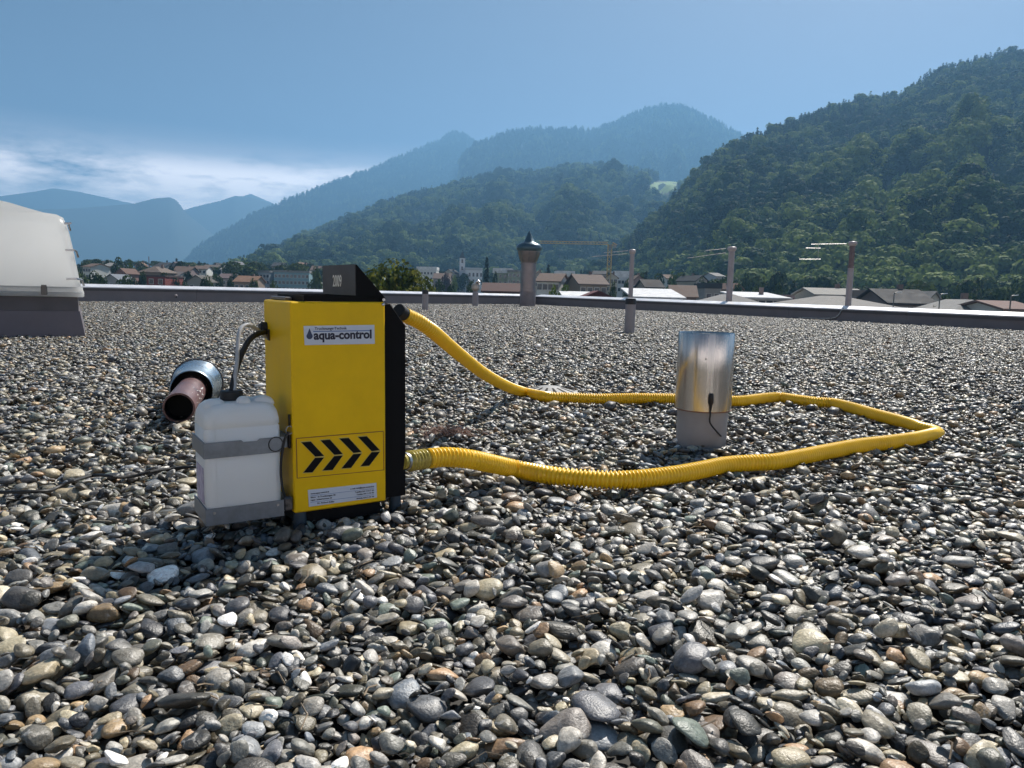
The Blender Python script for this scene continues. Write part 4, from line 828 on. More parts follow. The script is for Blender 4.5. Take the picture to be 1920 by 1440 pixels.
# ------------------------------------------------------------------ town in the valley
M_glass = mat('window_glass', (.03, .035, .045), .15, var=.2); M_frame = mat('window_frame', (.5, .5, .5), .5)
M_bark = mat('bark', (.05, .035, .022), .9, var=.3, vscale=2)
def house(px, Y, wpx, pe, pr, depth, wall, rcol, label, roof='gable', rz=0, win=(3, 1), chim=1, cat='house', name='house', over=.5, wsz=(1.0, 1.2), ridge='x', wtop=1.2, wstep=2.9, group=None, side=None):
    pc = gy(px, pe, Y); zg = ground_z(pc.x, pc.y); ze = pc.z; zr_ = gy(px, pr, Y).z; wd = wpx * Y / FPX; hw = wd / 2; hd_ = depth / 2
    e = empty(name, (pc.x, pc.y + hd_, zg), (0, 0, math.radians(rz)), label, cat, group); H1 = ze - zg; H2 = zr_ - zg
    wall = tuple(c * (.8 if max(wall) < .5 else 1) for c in wall); rcol = tuple(c * (.7 if max(rcol) < .5 else 1) for c in rcol); mw = mat('wall_%s' % label[:22], wall, .8, var=.08, vscale=.6); mr_ = mat('roof_%s' % label[:22], rcol, .85, var=.22, vscale=.8, spec=.2)
    m = MB().box((-hw, -hd_, -2), (hw, hd_, H1))
    if roof == 'gable' and ridge == 'y': m.add([(-hw, -hd_, H1), (hw, -hd_, H1), (0, -hd_, H2 - .15), (-hw, hd_, H1), (hw, hd_, H1), (0, hd_, H2 - .15)], [(0, 1, 2), (5, 4, 3), (0, 2, 5, 3), (2, 1, 4, 5)])
    if roof == 'gable' and ridge == 'x': m.add([(-hw, -hd_, H1), (-hw, hd_, H1), (-hw, 0, H2 - .15), (hw, -hd_, H1), (hw, hd_, H1), (hw, 0, H2 - .15)], [(0, 2, 1), (3, 4, 5), (0, 3, 5, 2), (1, 2, 5, 4)])
    m.build('wall', mw, e)
    r = MB(); o = over; th = .22
    def slab(q):                                   # quad with thickness downwards
        r.add([*q, *[(x, y, z - th) for x, y, z in q]], [(0, 1, 2, 3), (7, 6, 5, 4), (0, 4, 5, 1), (1, 5, 6, 2), (2, 6, 7, 3), (3, 7, 4, 0)])
    if roof == 'gable':
        if ridge == 'x':
            k = (H2 - H1) / hd_; zE = H1 - o * k + .12
            slab([(-hw - o, -hd_ - o, zE), (hw + o, -hd_ - o, zE), (hw + o, 0, H2 + .1), (-hw - o, 0, H2 + .1)]); slab([(-hw - o, .01, H2 + .1), (hw + o, .01, H2 + .1), (hw + o, hd_ + o, zE), (-hw - o, hd_ + o, zE)])
        else:
            k = (H2 - H1) / hw; zE = H1 - o * k + .12
            slab([(-hw - o, -hd_ - o, zE), (0, -hd_ - o, H2 + .1), (0, hd_ + o, H2 + .1), (-hw - o, hd_ + o, zE)]); slab([(.01, -hd_ - o, H2 + .1), (hw + o, -hd_ - o, zE), (hw + o, hd_ + o, zE), (.01, hd_ + o, H2 + .1)])
    elif roof == 'hip':
        rl = max(.0, hw - hd_) if hw > hd_ else 0; ry = max(0, hd_ - hw)
        b_ = [(-hw - o, -hd_ - o, H1), (hw + o, -hd_ - o, H1), (hw + o, hd_ + o, H1), (-hw - o, hd_ + o, H1)]
        tps = [(-rl - .3, -ry, H2), (rl + .3, -ry, H2), (rl + .3, ry + .02, H2), (-rl - .3, ry + .02, H2)]
        r.loft([[(x, y, z - th) for x, y, z in b_], b_, tps], True)
    elif roof == 'flat': r.box((-hw - o * .4, -hd_ - o * .4, H1 + .005), (hw + o * .4, hd_ + o * .4, H1 + max(.25, H2 - H1)))
    elif roof == 'shed': slab([(-hw - o, -hd_ - o, H1 + .1), (hw + o, -hd_ - o, H1 + .1), (hw + o, hd_ + o, H2), (-hw - o, hd_ + o, H2)])
    ro = r.build('roof', mr_, e)
    if chim:
        cx = hw * .35; MB().box((cx - .3, .2, H2 - .9 if roof != 'flat' else H2 - .05), (cx + .3, .85, H2 + .75)).build('chimney', mat('chimney_brick', (.16, .12, .11), .8), ro)
    c, n = win
    if c:
        ww, wh = wsz; fm = MB().box((-ww / 2 - .1, -.06, -.1), (ww / 2 + .1, .04, wh + .1)).mesh('window', M_frame); pm = MB().box((-ww / 2, -.09, 0), (ww / 2, -.061, wh)).mesh('pane', M_glass)
        for j in range(n):
            for i in range(c):
                x = (-hw + wd * (i + .5) / c); z = H1 - wtop - wh - j * wstep
                if z < .3: continue
                f = child('window', fm, e, (x, -hd_ - .0, z)); child('pane', pm, f)
    return e
def pl(*a): return a
WHT = (.55, .55, .54); CRM = (.45, .42, .36); GRYW = (.33, .33, .34); BRN = (.13, .085, .06); RED = (.20, .035, .03); TILE = (.17, .115, .09); SLT = (.055, .055, .06); PGRY = (.30, .29, .28); WRF = (.62, .62, .63)
# right hand side, near houses below the forest hill
house(1234, 130, 92, 558, 540, 12, WHT, WRF, 'low white house with pale metal roof and square windows beside the slim exhaust pipe', 'shed', 0, (5, 1), 0, wsz=(1.3, 1.1), wtop=.25)
house(1290, 150, 44, 556, 535, 11, (.16, .11, .09), TILE, 'brown tiled gable house right of the low white house', 'gable', -8, (2, 1), 0)
house(1337, 175, 30, 541, 531, 10, PGRY, SLT, 'small grey house with flat dark roof among the trees', 'flat', 0, (2, 2), 0)
house(1388, 105, 84, 567, 552, 13, CRM, PGRY, 'pale grey hipped roof just left of the middle exhaust pipe base', 'hip', -6, (0, 0), 0)
house(1436, 125, 84, 559, 547, 12, WHT, WRF, 'long white flat roofed building right of the middle exhaust pipe', 'shed', 0, (6, 1), 1, wtop=.4)
house(1490, 140, 34, 560, 553, 8, (.30, .16, .17), (.35, .25, .25), 'small reddish annex beyond the white flat roof', 'flat', 0, (2, 1), 0)
house(1578, 118, 94, 553, 541, 9, CRM, (.40, .38, .35), 'long shed with weathered pale roof behind the rightmost exhaust pipe', 'gable', 0, (4, 1), 1)
house(1600, 88, 146, 574, 555, 13, CRM, (.33, .31, .29), 'wide pale hipped roof below the rightmost exhaust pipe', 'hip', 4, (0, 0), 0)
house(1662, 108, 30, 563, 545, 9, WHT, SLT, 'narrow white gabled wing left of the big dark roof', 'gable', 12, (1, 1), 0, ridge='y')
house(1710, 100, 84, 568, 543, 10, (.14, .12, .12), SLT, 'big house with steep dark slate roof', 'gable', 0, (5, 1), 1, wtop=.6)
house(1752, 112, 20, 560, 547, 7, WHT, PGRY, 'white gable end peeking out right of the dark slate roof', 'gable', 0, (1, 1), 0, ridge='y')
house(1844, 86, 82, 583, 562, 10, (.36, .38, .38), (.34, .33, .32), 'pale grey hipped house near the right edge', 'hip', -5, (0, 0), 1)
house(1915, 80, 60, 580, 566, 9, WHT, (.26, .17, .15), 'white house with dark square window at the right edge', 'gable', 0, (2, 1), 0, wtop=.25, wsz=(1.7, 1.4))
# middle
house(1039, 170, 42, 527, 512, 11, WHT, TILE, 'white chalet with brown tiled roof right of the tall chimney', 'gable', -14, (4, 2), 0, wstep=2.4, wtop=.7)
house(1104, 165, 52, 532, 514, 12, (.28, .22, .17), (.20, .15, .13), 'broad wooden chalet with low gable roof left of the crane', 'gable', 10, (4, 2), 1, wtop=.8)
house(1085, 140, 52, 556, 546, 9, WHT, WRF, 'low white metal roof just above the parapet corner', 'shed', 0, (0, 0), 0)
house(1122, 120, 46, 556, 546, 8, (.12, .03, .03), (.16, .05, .05), 'small dark red gabled shed below the wooden chalet', 'gable', 0, (0, 0), 0, ridge='y')
house(1198, 210, 26, 528, 516, 10, (.35, .27, .27), TILE, 'pinkish house half behind the slim exhaust pipe', 'gable', 0, (3, 2), 1, ridge='y', wstep=2.5)
house(1224, 190, 32, 538, 524, 10, (.30, .25, .22), (.05, .04, .04), 'dark roofed chalet behind the low white house', 'gable', 5, (3, 1), 0)
house(1165, 300, 26, 520, 508, 12, (.50, .52, .55), WRF, 'white block with flat roof behind the crane', 'flat', 0, (4, 2), 0)
house(1060, 330, 34, 513, 508, 14, WHT, WRF, 'pale flat roof far behind the chalets', 'flat', 0, (5, 1), 0)
house(942, 118, 68, 546, 531, 10, (.2, .14, .12), (.11, .06, .055), 'low dark red brown roof left of the tall chimney', 'gable', 0, (0, 0), 0)
house(943, 330, 36, 512, 503, 14, (.30, .33, .22), WRF, 'pale green apartment block with white roof behind the dark red roof', 'flat', 0, (4, 4), 0, 'building', 'apartment_block', wstep=2.7, wtop=.8)
house(964, 325, 24, 510, 506, 12, (.34, .36, .27), PGRY, 'narrow olive apartment block touching the tall chimney', 'flat', 0, (3, 4), 0, 'building', 'apartment_block', wstep=2.7, wtop=.8)
house(800, 420, 36, 506, 500, 14, GRYW, WRF, 'long white flat roofed hall above the bushy tree', 'flat', 0, (6, 2), 0, 'building', 'hall')
house(828, 380, 30, 522, 512, 12, (.27, .2, .18), TILE, 'brownish house between the bushy tree and the church', 'gable', 0, (3, 1), 1)
# church
cp = gy(866, 532, 430); zg = ground_z(cp.x, cp.y); ku = 430 / FPX; ch_ = empty('church', (cp.x, cp.y, zg), (0, 0, .1), 'white church with slender bell tower and pointed spire', 'church')
M_chw = mat('church_white', (.58, .60, .64), .8); zt_ = gy(866, 484, 430).z - zg; zs_ = gy(866, 470, 430).z - zg; a_ = 5.0 * ku
MB().box((-a_, -a_, -2), (a_, a_, zt_)).build('tower', M_chw, ch_)
MB().loft([[(-a_ * 1.05, -a_ * 1.05, zt_), (a_ * 1.05, -a_ * 1.05, zt_), (a_ * 1.05, a_ * 1.05, zt_), (-a_ * 1.05, a_ * 1.05, zt_)], [(-.05, -.05, zs_), (.05, -.05, zs_), (.05, .05, zs_), (-.05, .05, zs_)]], True).build('spire', mat('spire_slate', (.07, .08, .09), .6), ch_)
for z_ in (.86, .66): MB().box((-.5, -a_ - .08, zt_ * z_), (.5, -a_ + .02, zt_ * z_ + 2.0)).build('louvre', M_glass, ch_)
hn = gy(885, 507, 430).z - zg; MB().box((a_ + .02, -4, -2), (a_ + 32 * ku, 6, hn)).build('nave', M_chw, ch_)
MB().prism([(a_ + .03, hn + .02), (a_ + 32.5 * ku, hn + .02), (a_ + 32 * ku, hn + 1.4), (a_ + .03, hn + 1.4)], -4.3, 6.3).build('nave_roof', mat('nave_roof', (.4, .42, .45), .6), ch_)
for i in range(4):
    for j in range(2): MB().box((a_ + 2 + i * 2.1, -4.08, hn - 3.4 - j * 3.6), (a_ + 3 + i * 2.1, -3.95, hn - 1.4 - j * 3.6)).build('window', M_glass, ch_)
# left
house(490, 330, 46, 511, 507, 14, (.36, .42, .48), PGRY, 'pale blue apartment block with a grid of dark windows left of the machine', 'flat', -12, (7, 4), 0, 'building', 'apartment_block', wstep=2.6, wtop=.9)
house(543, 320, 64, 511, 507, 14, (.20, .34, .40), PGRY, 'long turquoise grey apartment block touching the machine', 'flat', 6, (9, 4), 0, 'building', 'apartment_block', wstep=2.6, wtop=.9)
house(458, 260, 38, 528, 517, 11, (.3, .22, .17), (.26, .145, .09), 'house with orange tiled roof left of the blue apartment block', 'gable', 0, (4, 1), 1)
house(440, 430, 18, 500, 490, 12, (.46, .50, .55), (.2, .2, .22), 'small pale blue gabled house high on the left slope', 'gable', 0, (3, 2), 0, ridge='y', wstep=2.4)
house(368, 230, 34, 527, 516, 12, (.30, .30, .28), (.13, .12, .11), 'grey green barn with wide gable above the parapet', 'gable', 0, (2, 1), 0, ridge='y')
house(338, 300, 30, 509, 499, 10, (.26, .20, .20), TILE, 'brown roofed house on the left slope beside two firs', 'gable', 0, (4, 1), 1)
house(327, 350, 18, 502, 491, 10, (.28, .25, .26), (.16, .13, .14), 'narrow grey gabled house under the firs', 'gable', 0, (2, 2), 0, ridge='y')
house(318, 260, 26, 517, 509, 10, (.40, .39, .40), (.15, .13, .13), 'low pale house right of the red building', 'gable', 0, (4, 1), 0)
house(292, 200, 34, 519, 516, 11, RED, (.10, .07, .07), 'dark red box shaped building above the left parapet', 'flat', 0, (2, 1), 0, 'building', 'red_building', wtop=.6)
house(281, 250, 38, 510, 499, 12, (.22, .17, .14), (.20, .155, .13), 'house with large brown hipped roof behind the red building', 'hip', 0, (4, 1), 1)
house(226, 270, 18, 511, 503, 10, (.24, .12, .10), (.17, .10, .08), 'small reddish gabled house in the dark trees', 'gable', 0, (2, 1), 0, ridge='y')
house(208, 215, 28, 524, 514, 9, (.36, .37, .40), (.22, .24, .28), 'pale rounded barn between dark bushes by the skylight', 'gable', 0, (2, 1), 0, ridge='y')
house(392, 380, 26, 503, 496, 10, (.30, .27, .25), (.17, .14, .12), 'brown roofed house in trees up the left slope', 'gable', 0, (3, 1), 1)
house(420, 300, 24, 521, 513, 10, (.34, .29, .29), (.18, .13, .13), 'small pinkish house beside the dark round tree', 'gable', 0, (3, 1), 0)
rs_ = random.Random(4); WC = [WHT, CRM, (.42, .45, .5), (.45, .38, .33), GRYW, (.5, .47, .4)]; RC = [TILE, (.25, .15, .11), SLT, (.2, .16, .15), PGRY]
HL = [(168, 500, 300, 'right of the skylight'), (188, 496, 380, 'above the dark bushes by the skylight'), (206, 499, 340, 'left of the big round tree'), (256, 497, 360, 'right of the yellow green tree'), (302, 500, 370, 'behind the low pale house'), (350, 501, 400, 'right of the tallest fir'), (372, 504, 340, 'above the grey green barn'),
      (410, 500, 420, 'below the foothill edge'), (428, 505, 360, 'left of the pale blue gabled house'), (470, 498, 460, 'above the blue block'), (520, 499, 480, 'above the seam of the two apartment blocks'), (565, 499, 460, 'above the right end of the turquoise block'), (590, 506, 420, 'beside the dark tree at the hood'),
      (845, 512, 420, 'left of the church tower'), (990, 512, 350, 'directly behind the tall chimney'), (1010, 516, 320, 'just right of the tall chimney'), (1128, 514, 300, 'left of the crane mast'), (1150, 520, 260, 'right of the crane mast'), (1256, 522, 260, 'behind the bright green tree'), (1305, 525, 230, 'behind the brown tiled house'), (1345, 518, 260, 'left of the middle exhaust pipe'), (1375, 540, 200, 'at the middle exhaust pipe')]
for i, (px, py, Yd, where) in enumerate(HL):
    house(px, Yd, rs_.uniform(15, 24), py, py - rs_.uniform(6, 9), rs_.uniform(9, 12), WC[i % 6], RC[(i * 2 + i // 5) % 5], 'small %s house with %s roof %s' % (['white', 'cream', 'pale blue', 'pinkish', 'grey', 'beige'][i % 6], ['tiled', 'reddish', 'dark', 'brown', 'grey'][(i * 2 + i // 5) % 5], where), 'gable', rs_.uniform(-20, 20), (3, 2), i % 2, ridge='xy'[i % 2], wstep=2.5, wtop=.7)
# ------------------------------------------------------------------ trees one can tell apart
M_leafA = foliage_mat('broad_leaf', (.010, .022, .008), (.026, .046, .013), (.06, .085, .022), .3, .4)
M_leafB = foliage_mat('fir_needles', (.006, .014, .010), (.012, .026, .014), (.022, .038, .018), .1, .4)
M_leafY = foliage_mat('lime_leaf', (.03, .055, .010), (.075, .115, .018), (.13, .17, .03), .4, .4)
M_leafR = foliage_mat('copper_leaf', (.018, .010, .010), (.035, .016, .014), (.05, .022, .018), .3, .4)
M_leafO = foliage_mat('olive_leaf', (.028, .042, .008), (.085, .11, .018), (.22, .215, .04), .5, 1.1)
def leafmesh(vf, m, nm): return np_mesh(nm, vf[0], vf[1], [m], smooth=False)
BC = [broad_crown(650, 200 + i, .085, 11) for i in range(5)]; FC = [fir_crown(420, 230 + i, .40) for i in range(3)]
CM = {'a': [leafmesh(v, M_leafA, 'crown') for v in BC], 'y': [leafmesh(v, M_leafY, 'crown') for v in BC[:3]], 'r': [leafmesh(v, M_leafR, 'crown') for v in BC[:2]], 'f': [leafmesh(v, M_leafB, 'crown') for v in FC]}
def trunk_mesh(fir=False):
    m = MB(); m.tube([(0, 0, -.05), (0, 0, .2), (.01, 0, .45), (0, .01, .8 if fir else .62)], .03, 7, rf=lambda i: (.035, .028, .02, .006)[i] * (.7 if fir else 1))
    if not fir:
        for a in (0, 1.3, 2.5, 3.9, 5.1): m.tube([(0, 0, .28 + .03 * a), (.1 * math.cos(a), .1 * math.sin(a), .42 + .03 * a), (.22 * math.cos(a), .22 * math.sin(a), .56 + .03 * a)], .01, 5, rf=lambda i: (.016, .011, .005)[i])
    return m.mesh('trunk', M_bark, True)
TMb = trunk_mesh(); TMf = trunk_mesh(True)
def tree(px, ptop, Y, wpx, kind, label, group=None, pbot=None):
    p = gy(px, ptop, Y); zg = ground_z(p.x, p.y); h = p.z - zg; wd = wpx * Y / FPX
    if kind != 'f': wd *= 1.15
    else: wd *= 2.5
    nm = {'a': 'broadleaf_tree', 'y': 'lime_green_tree', 'r': 'copper_tree', 'f': 'fir_tree'}[kind]
    e = empty(nm, (p.x, p.y, zg), (0, 0, random.uniform(0, 6)), label, 'tree', group, scale=(wd, wd, h))
    child('trunk', TMf if kind == 'f' else TMb, e); child('crown', random.choice(CM[kind]), e); return e
T = [(160, 487, 330, 34, 'a', 'dark tree directly right of the skylight top'), (182, 484, 340, 30, 'a', 'dark tree second from the skylight'), (176, 506, 200, 40, 'a', 'low dark bushy tree close to the skylight above the parapet'),
     (201, 486, 350, 26, 'a', 'medium dark tree left of the big round tree on the slope'), (222, 482, 300, 34, 'a', 'big round dark tree on the left slope'), (244, 486, 290, 22, 'y', 'yellow green tree beside the big round tree on the left slope'),
     (264, 489, 360, 24, 'a', 'dull green tree behind the brown hipped roof'), (293, 491, 380, 22, 'a', 'dark round tree right of the brown hipped roof'), (313, 488, 380, 12, 'f', 'pointed fir left of the taller fir pair on the slope'), (331, 484, 385, 15, 'f', 'tallest dark fir on the left slope'),
     (322, 497, 300, 18, 'a', 'small dark tree between houses under the firs'), (356, 492, 420, 20, 'a', 'green tree right of the fir pair'), (373, 489, 420, 12, 'f', 'small fir above the grey green barn'), (384, 492, 425, 12, 'f', 'second small fir above the grey green barn'),
     (404, 512, 240, 34, 'a', 'dark round tree right of the grey green barn'), (420, 492, 460, 22, 'a', 'dark tree below the foothill edge'), (458, 487, 470, 26, 'y', 'pale green tree beside the pale blue gabled house'), (478, 491, 480, 22, 'y', 'pale yellow green tree above the blue apartment block'),
     (505, 493, 500, 26, 'a', 'hazy tree above the blue apartment block'), (530, 495, 500, 24, 'a', 'hazy tree above the turquoise block'), (556, 492, 480, 26, 'a', 'hazy tree left of the machine hood'), (592, 500, 240, 30, 'a', 'dark green tree touching the left of the machine hood'),
     (250, 520, 210, 26, 'a', 'dark bush left of the red building'), (330, 520, 205, 30, 'a', 'dark bush right of the red building'), (345, 527, 190, 30, 'a', 'low dark bush left of the grey green barn'), (432, 522, 220, 24, 'a', 'dark bush left of the orange roof'),
     (838, 510, 340, 22, 'r', 'dark copper red tree left of the church'), (852, 516, 350, 14, 'y', 'small yellow green bush beside the church tower'), (913, 481, 260, 20, 'f', 'tall dark fir right of the church'), (930, 510, 250, 18, 'a', 'round dark bush at the foot of the tall fir'),
     (1029, 495, 280, 20, 'f', 'dark fir above the white chalet'), (1075, 512, 230, 20, 'a', 'dark tree between the two chalets'), (1062, 529, 150, 34, 'y', 'light green vineyard bushes below the white chalet'), (1040, 534, 140, 30, 'y', 'light green hedge right of the chimney'),
     (1090, 505, 330, 12, 'f', 'small fir behind the wooden chalet'), (1150, 528, 180, 22, 'a', 'dark tree behind the crane mast'), (1176, 522, 200, 16, 'a', 'dark tree left of the slim exhaust pipe'), (1212, 508, 260, 18, 'f', 'dark fir behind the pinkish house'),
     (1262, 510, 230, 25, 'y', 'bright green round tree behind the brown tiled house'), (1240, 508, 250, 20, 'a', 'dark tree behind the dark roofed chalet'), (1283, 512, 240, 22, 'a', 'dark tree right of the bright green tree'), (1316, 518, 210, 26, 'a', 'dark tree right of the brown tiled house'),
     (1358, 514, 210, 30, 'a', 'tree left of the middle exhaust pipe'), (1385, 528, 190, 34, 'a', 'tree just right of the middle exhaust pipe'), (1420, 536, 170, 34, 'a', 'low tree behind the white flat roof'), (1460, 530, 190, 34, 'a', 'tree between the middle and right exhaust pipes'),
     (1518, 556, 120, 18, 'y', 'lime green bush right of the white flat roof'), (1505, 534, 190, 36, 'a', 'dark tree behind the lime green bush'), (1640, 536, 160, 30, 'a', 'dark tree behind the narrow white wing'), (1775, 548, 150, 40, 'a', 'dark tree right of the white gable end'),
     (1795, 565, 105, 34, 'a', 'low bush left of the grey hipped house'), (1822, 545, 160, 36, 'a', 'dark tree behind the grey hipped house'), (1870, 540, 170, 40, 'a', 'dark tree left of the right edge house'), (1752, 572, 92, 26, 'a', 'small shrub at the corner of the dark slate house'), (1400, 512, 230, 30, 'a', 'tree behind the white flat roof at the hill foot'),
     (155, 512, 170, 44, 'a', 'dark bush half hidden by the skylight edge'), (192, 516, 165, 40, 'a', 'dark rounded bush in front of the pale rounded barn'), (238, 512, 185, 40, 'a', 'dark tree in front of the small reddish gabled house'), (268, 507, 235, 26, 'a', 'dark tree left of the brown hipped roof'),
     (308, 508, 225, 26, 'a', 'dark tree overlapping the low pale house'), (352, 508, 250, 26, 'a', 'dark tree between brown roofed house and grey green barn'), (388, 514, 200, 30, 'a', 'dark bush at the right end of the grey green barn'), (440, 512, 280, 26, 'a', 'dark tree behind the orange roof'), (474, 520, 215, 24, 'a', 'dark bush at the foot of the blue apartment block'),
     (402, 495, 400, 26, 'a', 'hazy tree right of the small firs'), (512, 524, 200, 26, 'a', 'dark bush in front of the turquoise block'), (822, 524, 200, 34, 'a', 'dark bush right of the olive tree'), (848, 528, 190, 30, 'a', 'low dark bush below the church tower'), (885, 527, 190, 34, 'a', 'low dark bush in front of the church nave')]
for q in T: tree(*q, group='town trees')
P_ = []; K_ = []; S_ = []
for x0, x1, n_, Yr, yr in ((150, 620, 70, (300, 620), (490, 504)), (600, 1200, 80, (420, 680), (505, 520)), (1180, 1560, 40, (230, 320), (508, 532)), (1560, 2050, 50, (190, 300), (520, 550))):
    for i in range(n_):
        px = x0 + (x1 - x0) * (i + random.random()) / n_; Yd = random.uniform(*Yr); p = gy(px, random.uniform(*yr), Yd); zg = ground_z(p.x, p.y); h = max(5, p.z - zg); wd = random.uniform(9, 15)
        fir = random.random() < .25; P_.append((p.x, p.y, zg)); S_.append((wd * (.9 if fir else 1), wd * (.9 if fir else 1), h)); K_.append(random.randrange(6, 10) if fir else random.randrange(6))
o = scatter('tree_belt', bt + ft, np.array(P_), np.stack([np.zeros(len(P_)), np.zeros(len(P_)), np.random.default_rng(9).uniform(0, 6, len(P_))], 1), np.array(S_), np.array(K_), M_leafA); o['kind'] = 'stuff'; tag(o, 'hazy belt of trees behind the houses of the town')
# bushy olive tree right behind the machine
p = gy(741, 480, 62); zg = ground_z(p.x, p.y); h = p.z - zg; wd = 168 * 62 / FPX
ot = empty('bushy_tree', (p.x, p.y, zg), (0, 0, .6), 'bushy yellow olive tree rising behind the machine hood', 'tree')
v, f = broad_crown(11000, 77, .034, 34); v = v * np.array([wd * 1.18, wd * 1.18, h]); v[:, 2] = np.where(v[:, 2] > h * .985, h * .985, v[:, 2]); np_ = np_mesh('crown', v, f, [M_leafO], smooth=False); child('crown', np_, ot)
child('trunk', TMb, ot, scale=(wd, wd, h))
# ------------------------------------------------------------------ crane, street lamps, pole
Y = 260; k = Y / FPX; cb_ = gy(1140, 553, Y); cz = ground_z(cb_.x, cb_.y); cr_ = empty('tower_crane', (cb_.x, cb_.y, cz), label='thin yellow tower crane with long jib in front of the hazy slope', cat='crane')
M_cr = mat('crane_yellow', (.46, .32, .10), .5, var=.1); zt_ = gy(1140, 458, Y).z - cz
def lattice(a, b, s, n, ups):
    m = MB(); a = Vector(a); b = Vector(b); d = (b - a).normalized(); u = Vector(ups); w_ = d.cross(u).normalized()
    cs_ = [u * (s * i) + w_ * (s * j) for i, j in ((-1, -1), (1, -1), (1, 1), (-1, 1))]
    for c_ in cs_: m.tube([a + c_, b + c_], s * .16, 4)
    for i in range(n):
        p_ = a + (b - a) * (i / n); q_ = a + (b - a) * ((i + 1) / n)
        for j in range(4): m.tube([p_ + cs_[j], q_ + cs_[(j + 1) % 4]], s * .10, 4)
    return m
lattice((0, 0, 0), (0, 0, zt_), .62, 16, (1, 0, 0)).build('mast', M_cr, cr_)
tipw = gy(1012, 454, Y) - Vector((cb_.x, cb_.y, cz)); tail = gy(1156, 461, Y) - Vector((cb_.x, cb_.y, cz))
lattice((-.7, 0, zt_ + .3), tuple(tipw), .38, 22, (0, 1, 0)).build('jib', M_cr, cr_); lattice((.7, 0, zt_ + .3), tuple(tail), .38, 4, (0, 1, 0)).build('counter_jib', M_cr, cr_)
MB().box((-.5, -1.3, zt_ - 1.6), (.5, -.7, zt_ - .2)).build('cab', mat('cab_grey', (.2, .2, .2), .5), cr_); MB().box((tail.x - .9, -.5, zt_ - 1.1), (tail.x - .1, .5, zt_ + .0)).build('counterweight', mat('cw', (.3, .3, .29), .8), cr_)
for px, py, Y, lb in ((1686, 548, 84, 'white street lamp head in front of the dark slate roof'), (1772, 551, 82, 'white street lamp head right of the white gable end'), (1905, 554, 70, 'white street lamp head near the right edge house')):
    p = gy(px, py, Y); zg = ground_z(p.x, p.y); k = Y / FPX; e = empty('street_lamp', (p.x - 9 * k, p.y, zg), label=lb, cat='street lamp', group='street lamps'); H1 = p.z - zg
    MB().tube([(0, 0, 0), (0, 0, H1 - 4 * k), (1.5 * k, 0, H1 - 1.2 * k), (6 * k, 0, H1 - .2 * k)], .06, 8).build('pole', mat('lamp_pole', (.12, .12, .12), .5), e, True)
    m = MB(); m.loft([[(x * 4.5 * k + 9 * k, y * 1.6 * k, z * 1.2 * k + H1 + x * .8 * k) for x, y, z in ((-1, -s_, -.3), (1, -s_, -.2), (1, s_, -.2), (-1, s_, -.3))] for s_ in (1,)] + [[(x * 4.2 * k + 9 * k, y * .8 * k, .8 * k + H1 + x * .8 * k) for x, y in ((-1, -1), (1, -1), (1, 1), (-1, 1))]], True); m.build('lamp_head', mat('lamp_white', (.7, .7, .7), .3), e)
p = gy(279, 481, 260); zg = ground_z(p.x, p.y); e = empty('antenna_mast', (p.x, p.y, zg), label='thin antenna mast above the brown hipped roof', cat='antenna'); H1 = p.z - zg
MB().tube([(0, 0, 0), (0, 0, H1)], .14, 6).build('mast', M_exd, e); MB().tube([(-.8, 0, H1 - 3), (.8, 0, H1 - 3)], .06, 5).build('crossbar', M_exd, e)
# hut on the clearing of the foothill
p = gy(1242, 347, 1750); e = empty('alpine_hut', (p.x, p.y, p.z - 8), label='tiny white hut on the bright clearing of the foothill', cat='house'); MB().box((-8, -4, -10), (8, 4, 7)).build('wall', mat('church_white', WHT), e); MB().prism([(-9, 7.1), (9, 7.1), (0, 12)], -5, 5).build('roof', mat('hutroof', WRF, .4), e)
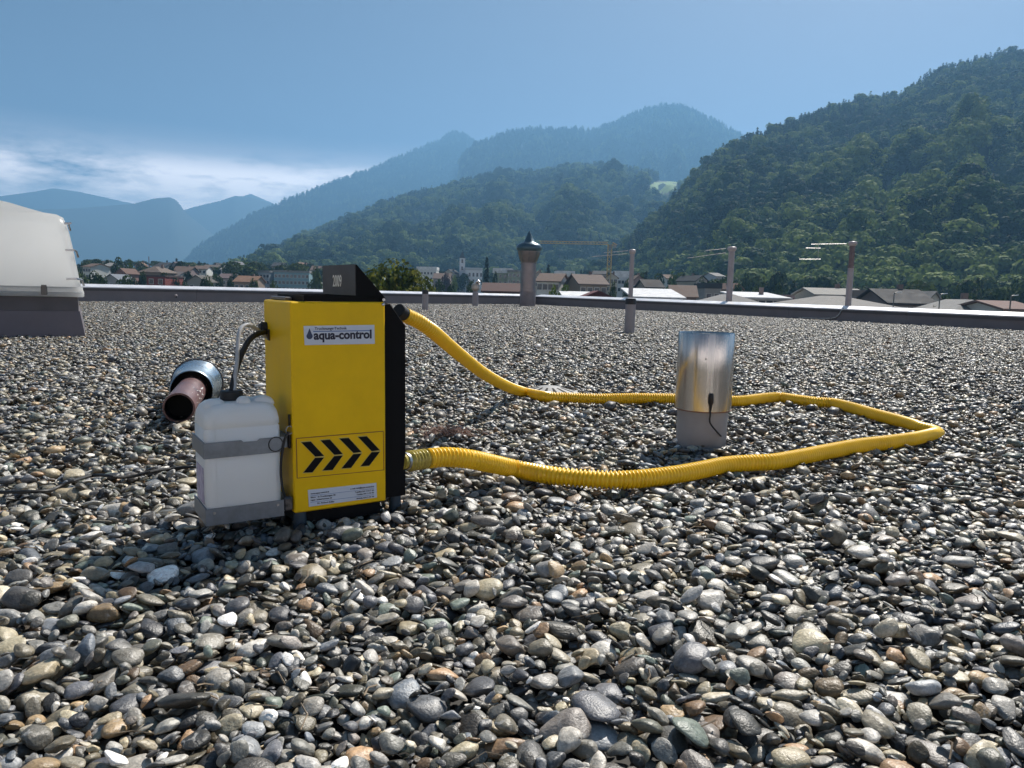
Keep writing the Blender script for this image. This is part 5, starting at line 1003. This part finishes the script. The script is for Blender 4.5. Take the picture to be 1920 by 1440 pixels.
# ------------------------------------------------------------------ small things on the roof
hk = hit  # keep
q = gy(330, 555, 27.5)
d = ray(330, 554); nl = Vector((-dL.y, dL.x, 0)); t_ = (PM - CAM).dot(nl) / d.dot(nl); q = CAM + d * (t_ * .997)
e = empty('wall_hook', tuple(q), label='small pale hook fixed to the face of the left parapet', cat='hook'); MB().lathe([(0, -.03), (.05, -.02), (.05, .02), (0, .04)], 10).build('plate', mat('cap_pale', WHT), e, True); MB().tube([(.02, -.03, .0), (.05, -.09, -.02), (.05, -.1, -.08)], .018, 6).build('prong', M_blkc, e, True)
pw = [hit(x, -.03) for x in (1583, 1578, 1570, 1545, 1500)]; zz = (.40, .26, .10, .05, .03)
MB().tube(catmull([Vector((a.x, a.y, z_)) for a, z_ in zip(pw, zz)], .1), .022, 6).build('lightning_wire', M_steel, None, True); tag(bpy.data.objects['lightning_wire'], 'thin grounding wire bending down the right parapet to the gravel', 'wire')
mm = gz(842, 815, .0); rr = np.random.default_rng(5); mb = MB()
for i in range(170):
    a = rr.uniform(0, 6.28); r_ = abs(rr.normal(0, .075)); x0, y0 = r_ * math.cos(a) * 1.25, r_ * math.sin(a) * .8; l_ = rr.uniform(.02, .06); b_ = rr.uniform(0, 6.28)
    P_ = [(x0, y0, rr.uniform(-.005, .008)), (x0 + l_ * .5 * math.cos(b_), y0 + l_ * .5 * math.sin(b_), rr.uniform(.004, .03)), (x0 + l_ * math.cos(b_ + .4), y0 + l_ * math.sin(b_ + .4), rr.uniform(0, .035))]; mb.tube(P_, .0012, 4)
o = mb.build('dry_moss', mat('dry_stalks', (.36, .23, .18), .8, var=.3, vscale=60), None); o.location = (mm.x, mm.y, .002); tag(o, 'pinkish clump of dry plant stalks between machine and steel pipe', 'dry plant', None, 'stuff')

# dry bits lying between the pebbles
rr = np.random.default_rng(12); mb = MB()
for i in range(260):
    y0 = .7 + 5 * rr.random() ** 1.4; x0 = rr.uniform(-.66, .66) * y0; a = rr.uniform(0, 6.28); l_ = rr.uniform(.015, .06); z0_ = rr.uniform(-.004, .006)
    P_ = [(x0, y0, z0_), (x0 + l_ * .5 * math.cos(a), y0 + l_ * .5 * math.sin(a), z0_ + rr.uniform(.0, .010)), (x0 + l_ * math.cos(a + .3), y0 + l_ * math.sin(a + .3), z0_ + rr.uniform(0, .012))]; mb.tube(P_, rr.uniform(.0006, .0016), 4)
o = mb.build('dry_twigs', mat('twig', (.24, .18, .12), .8, var=.4, vscale=30), None); tag(o, 'scattered dry twigs and stalks between the pebbles', None, None, 'stuff')
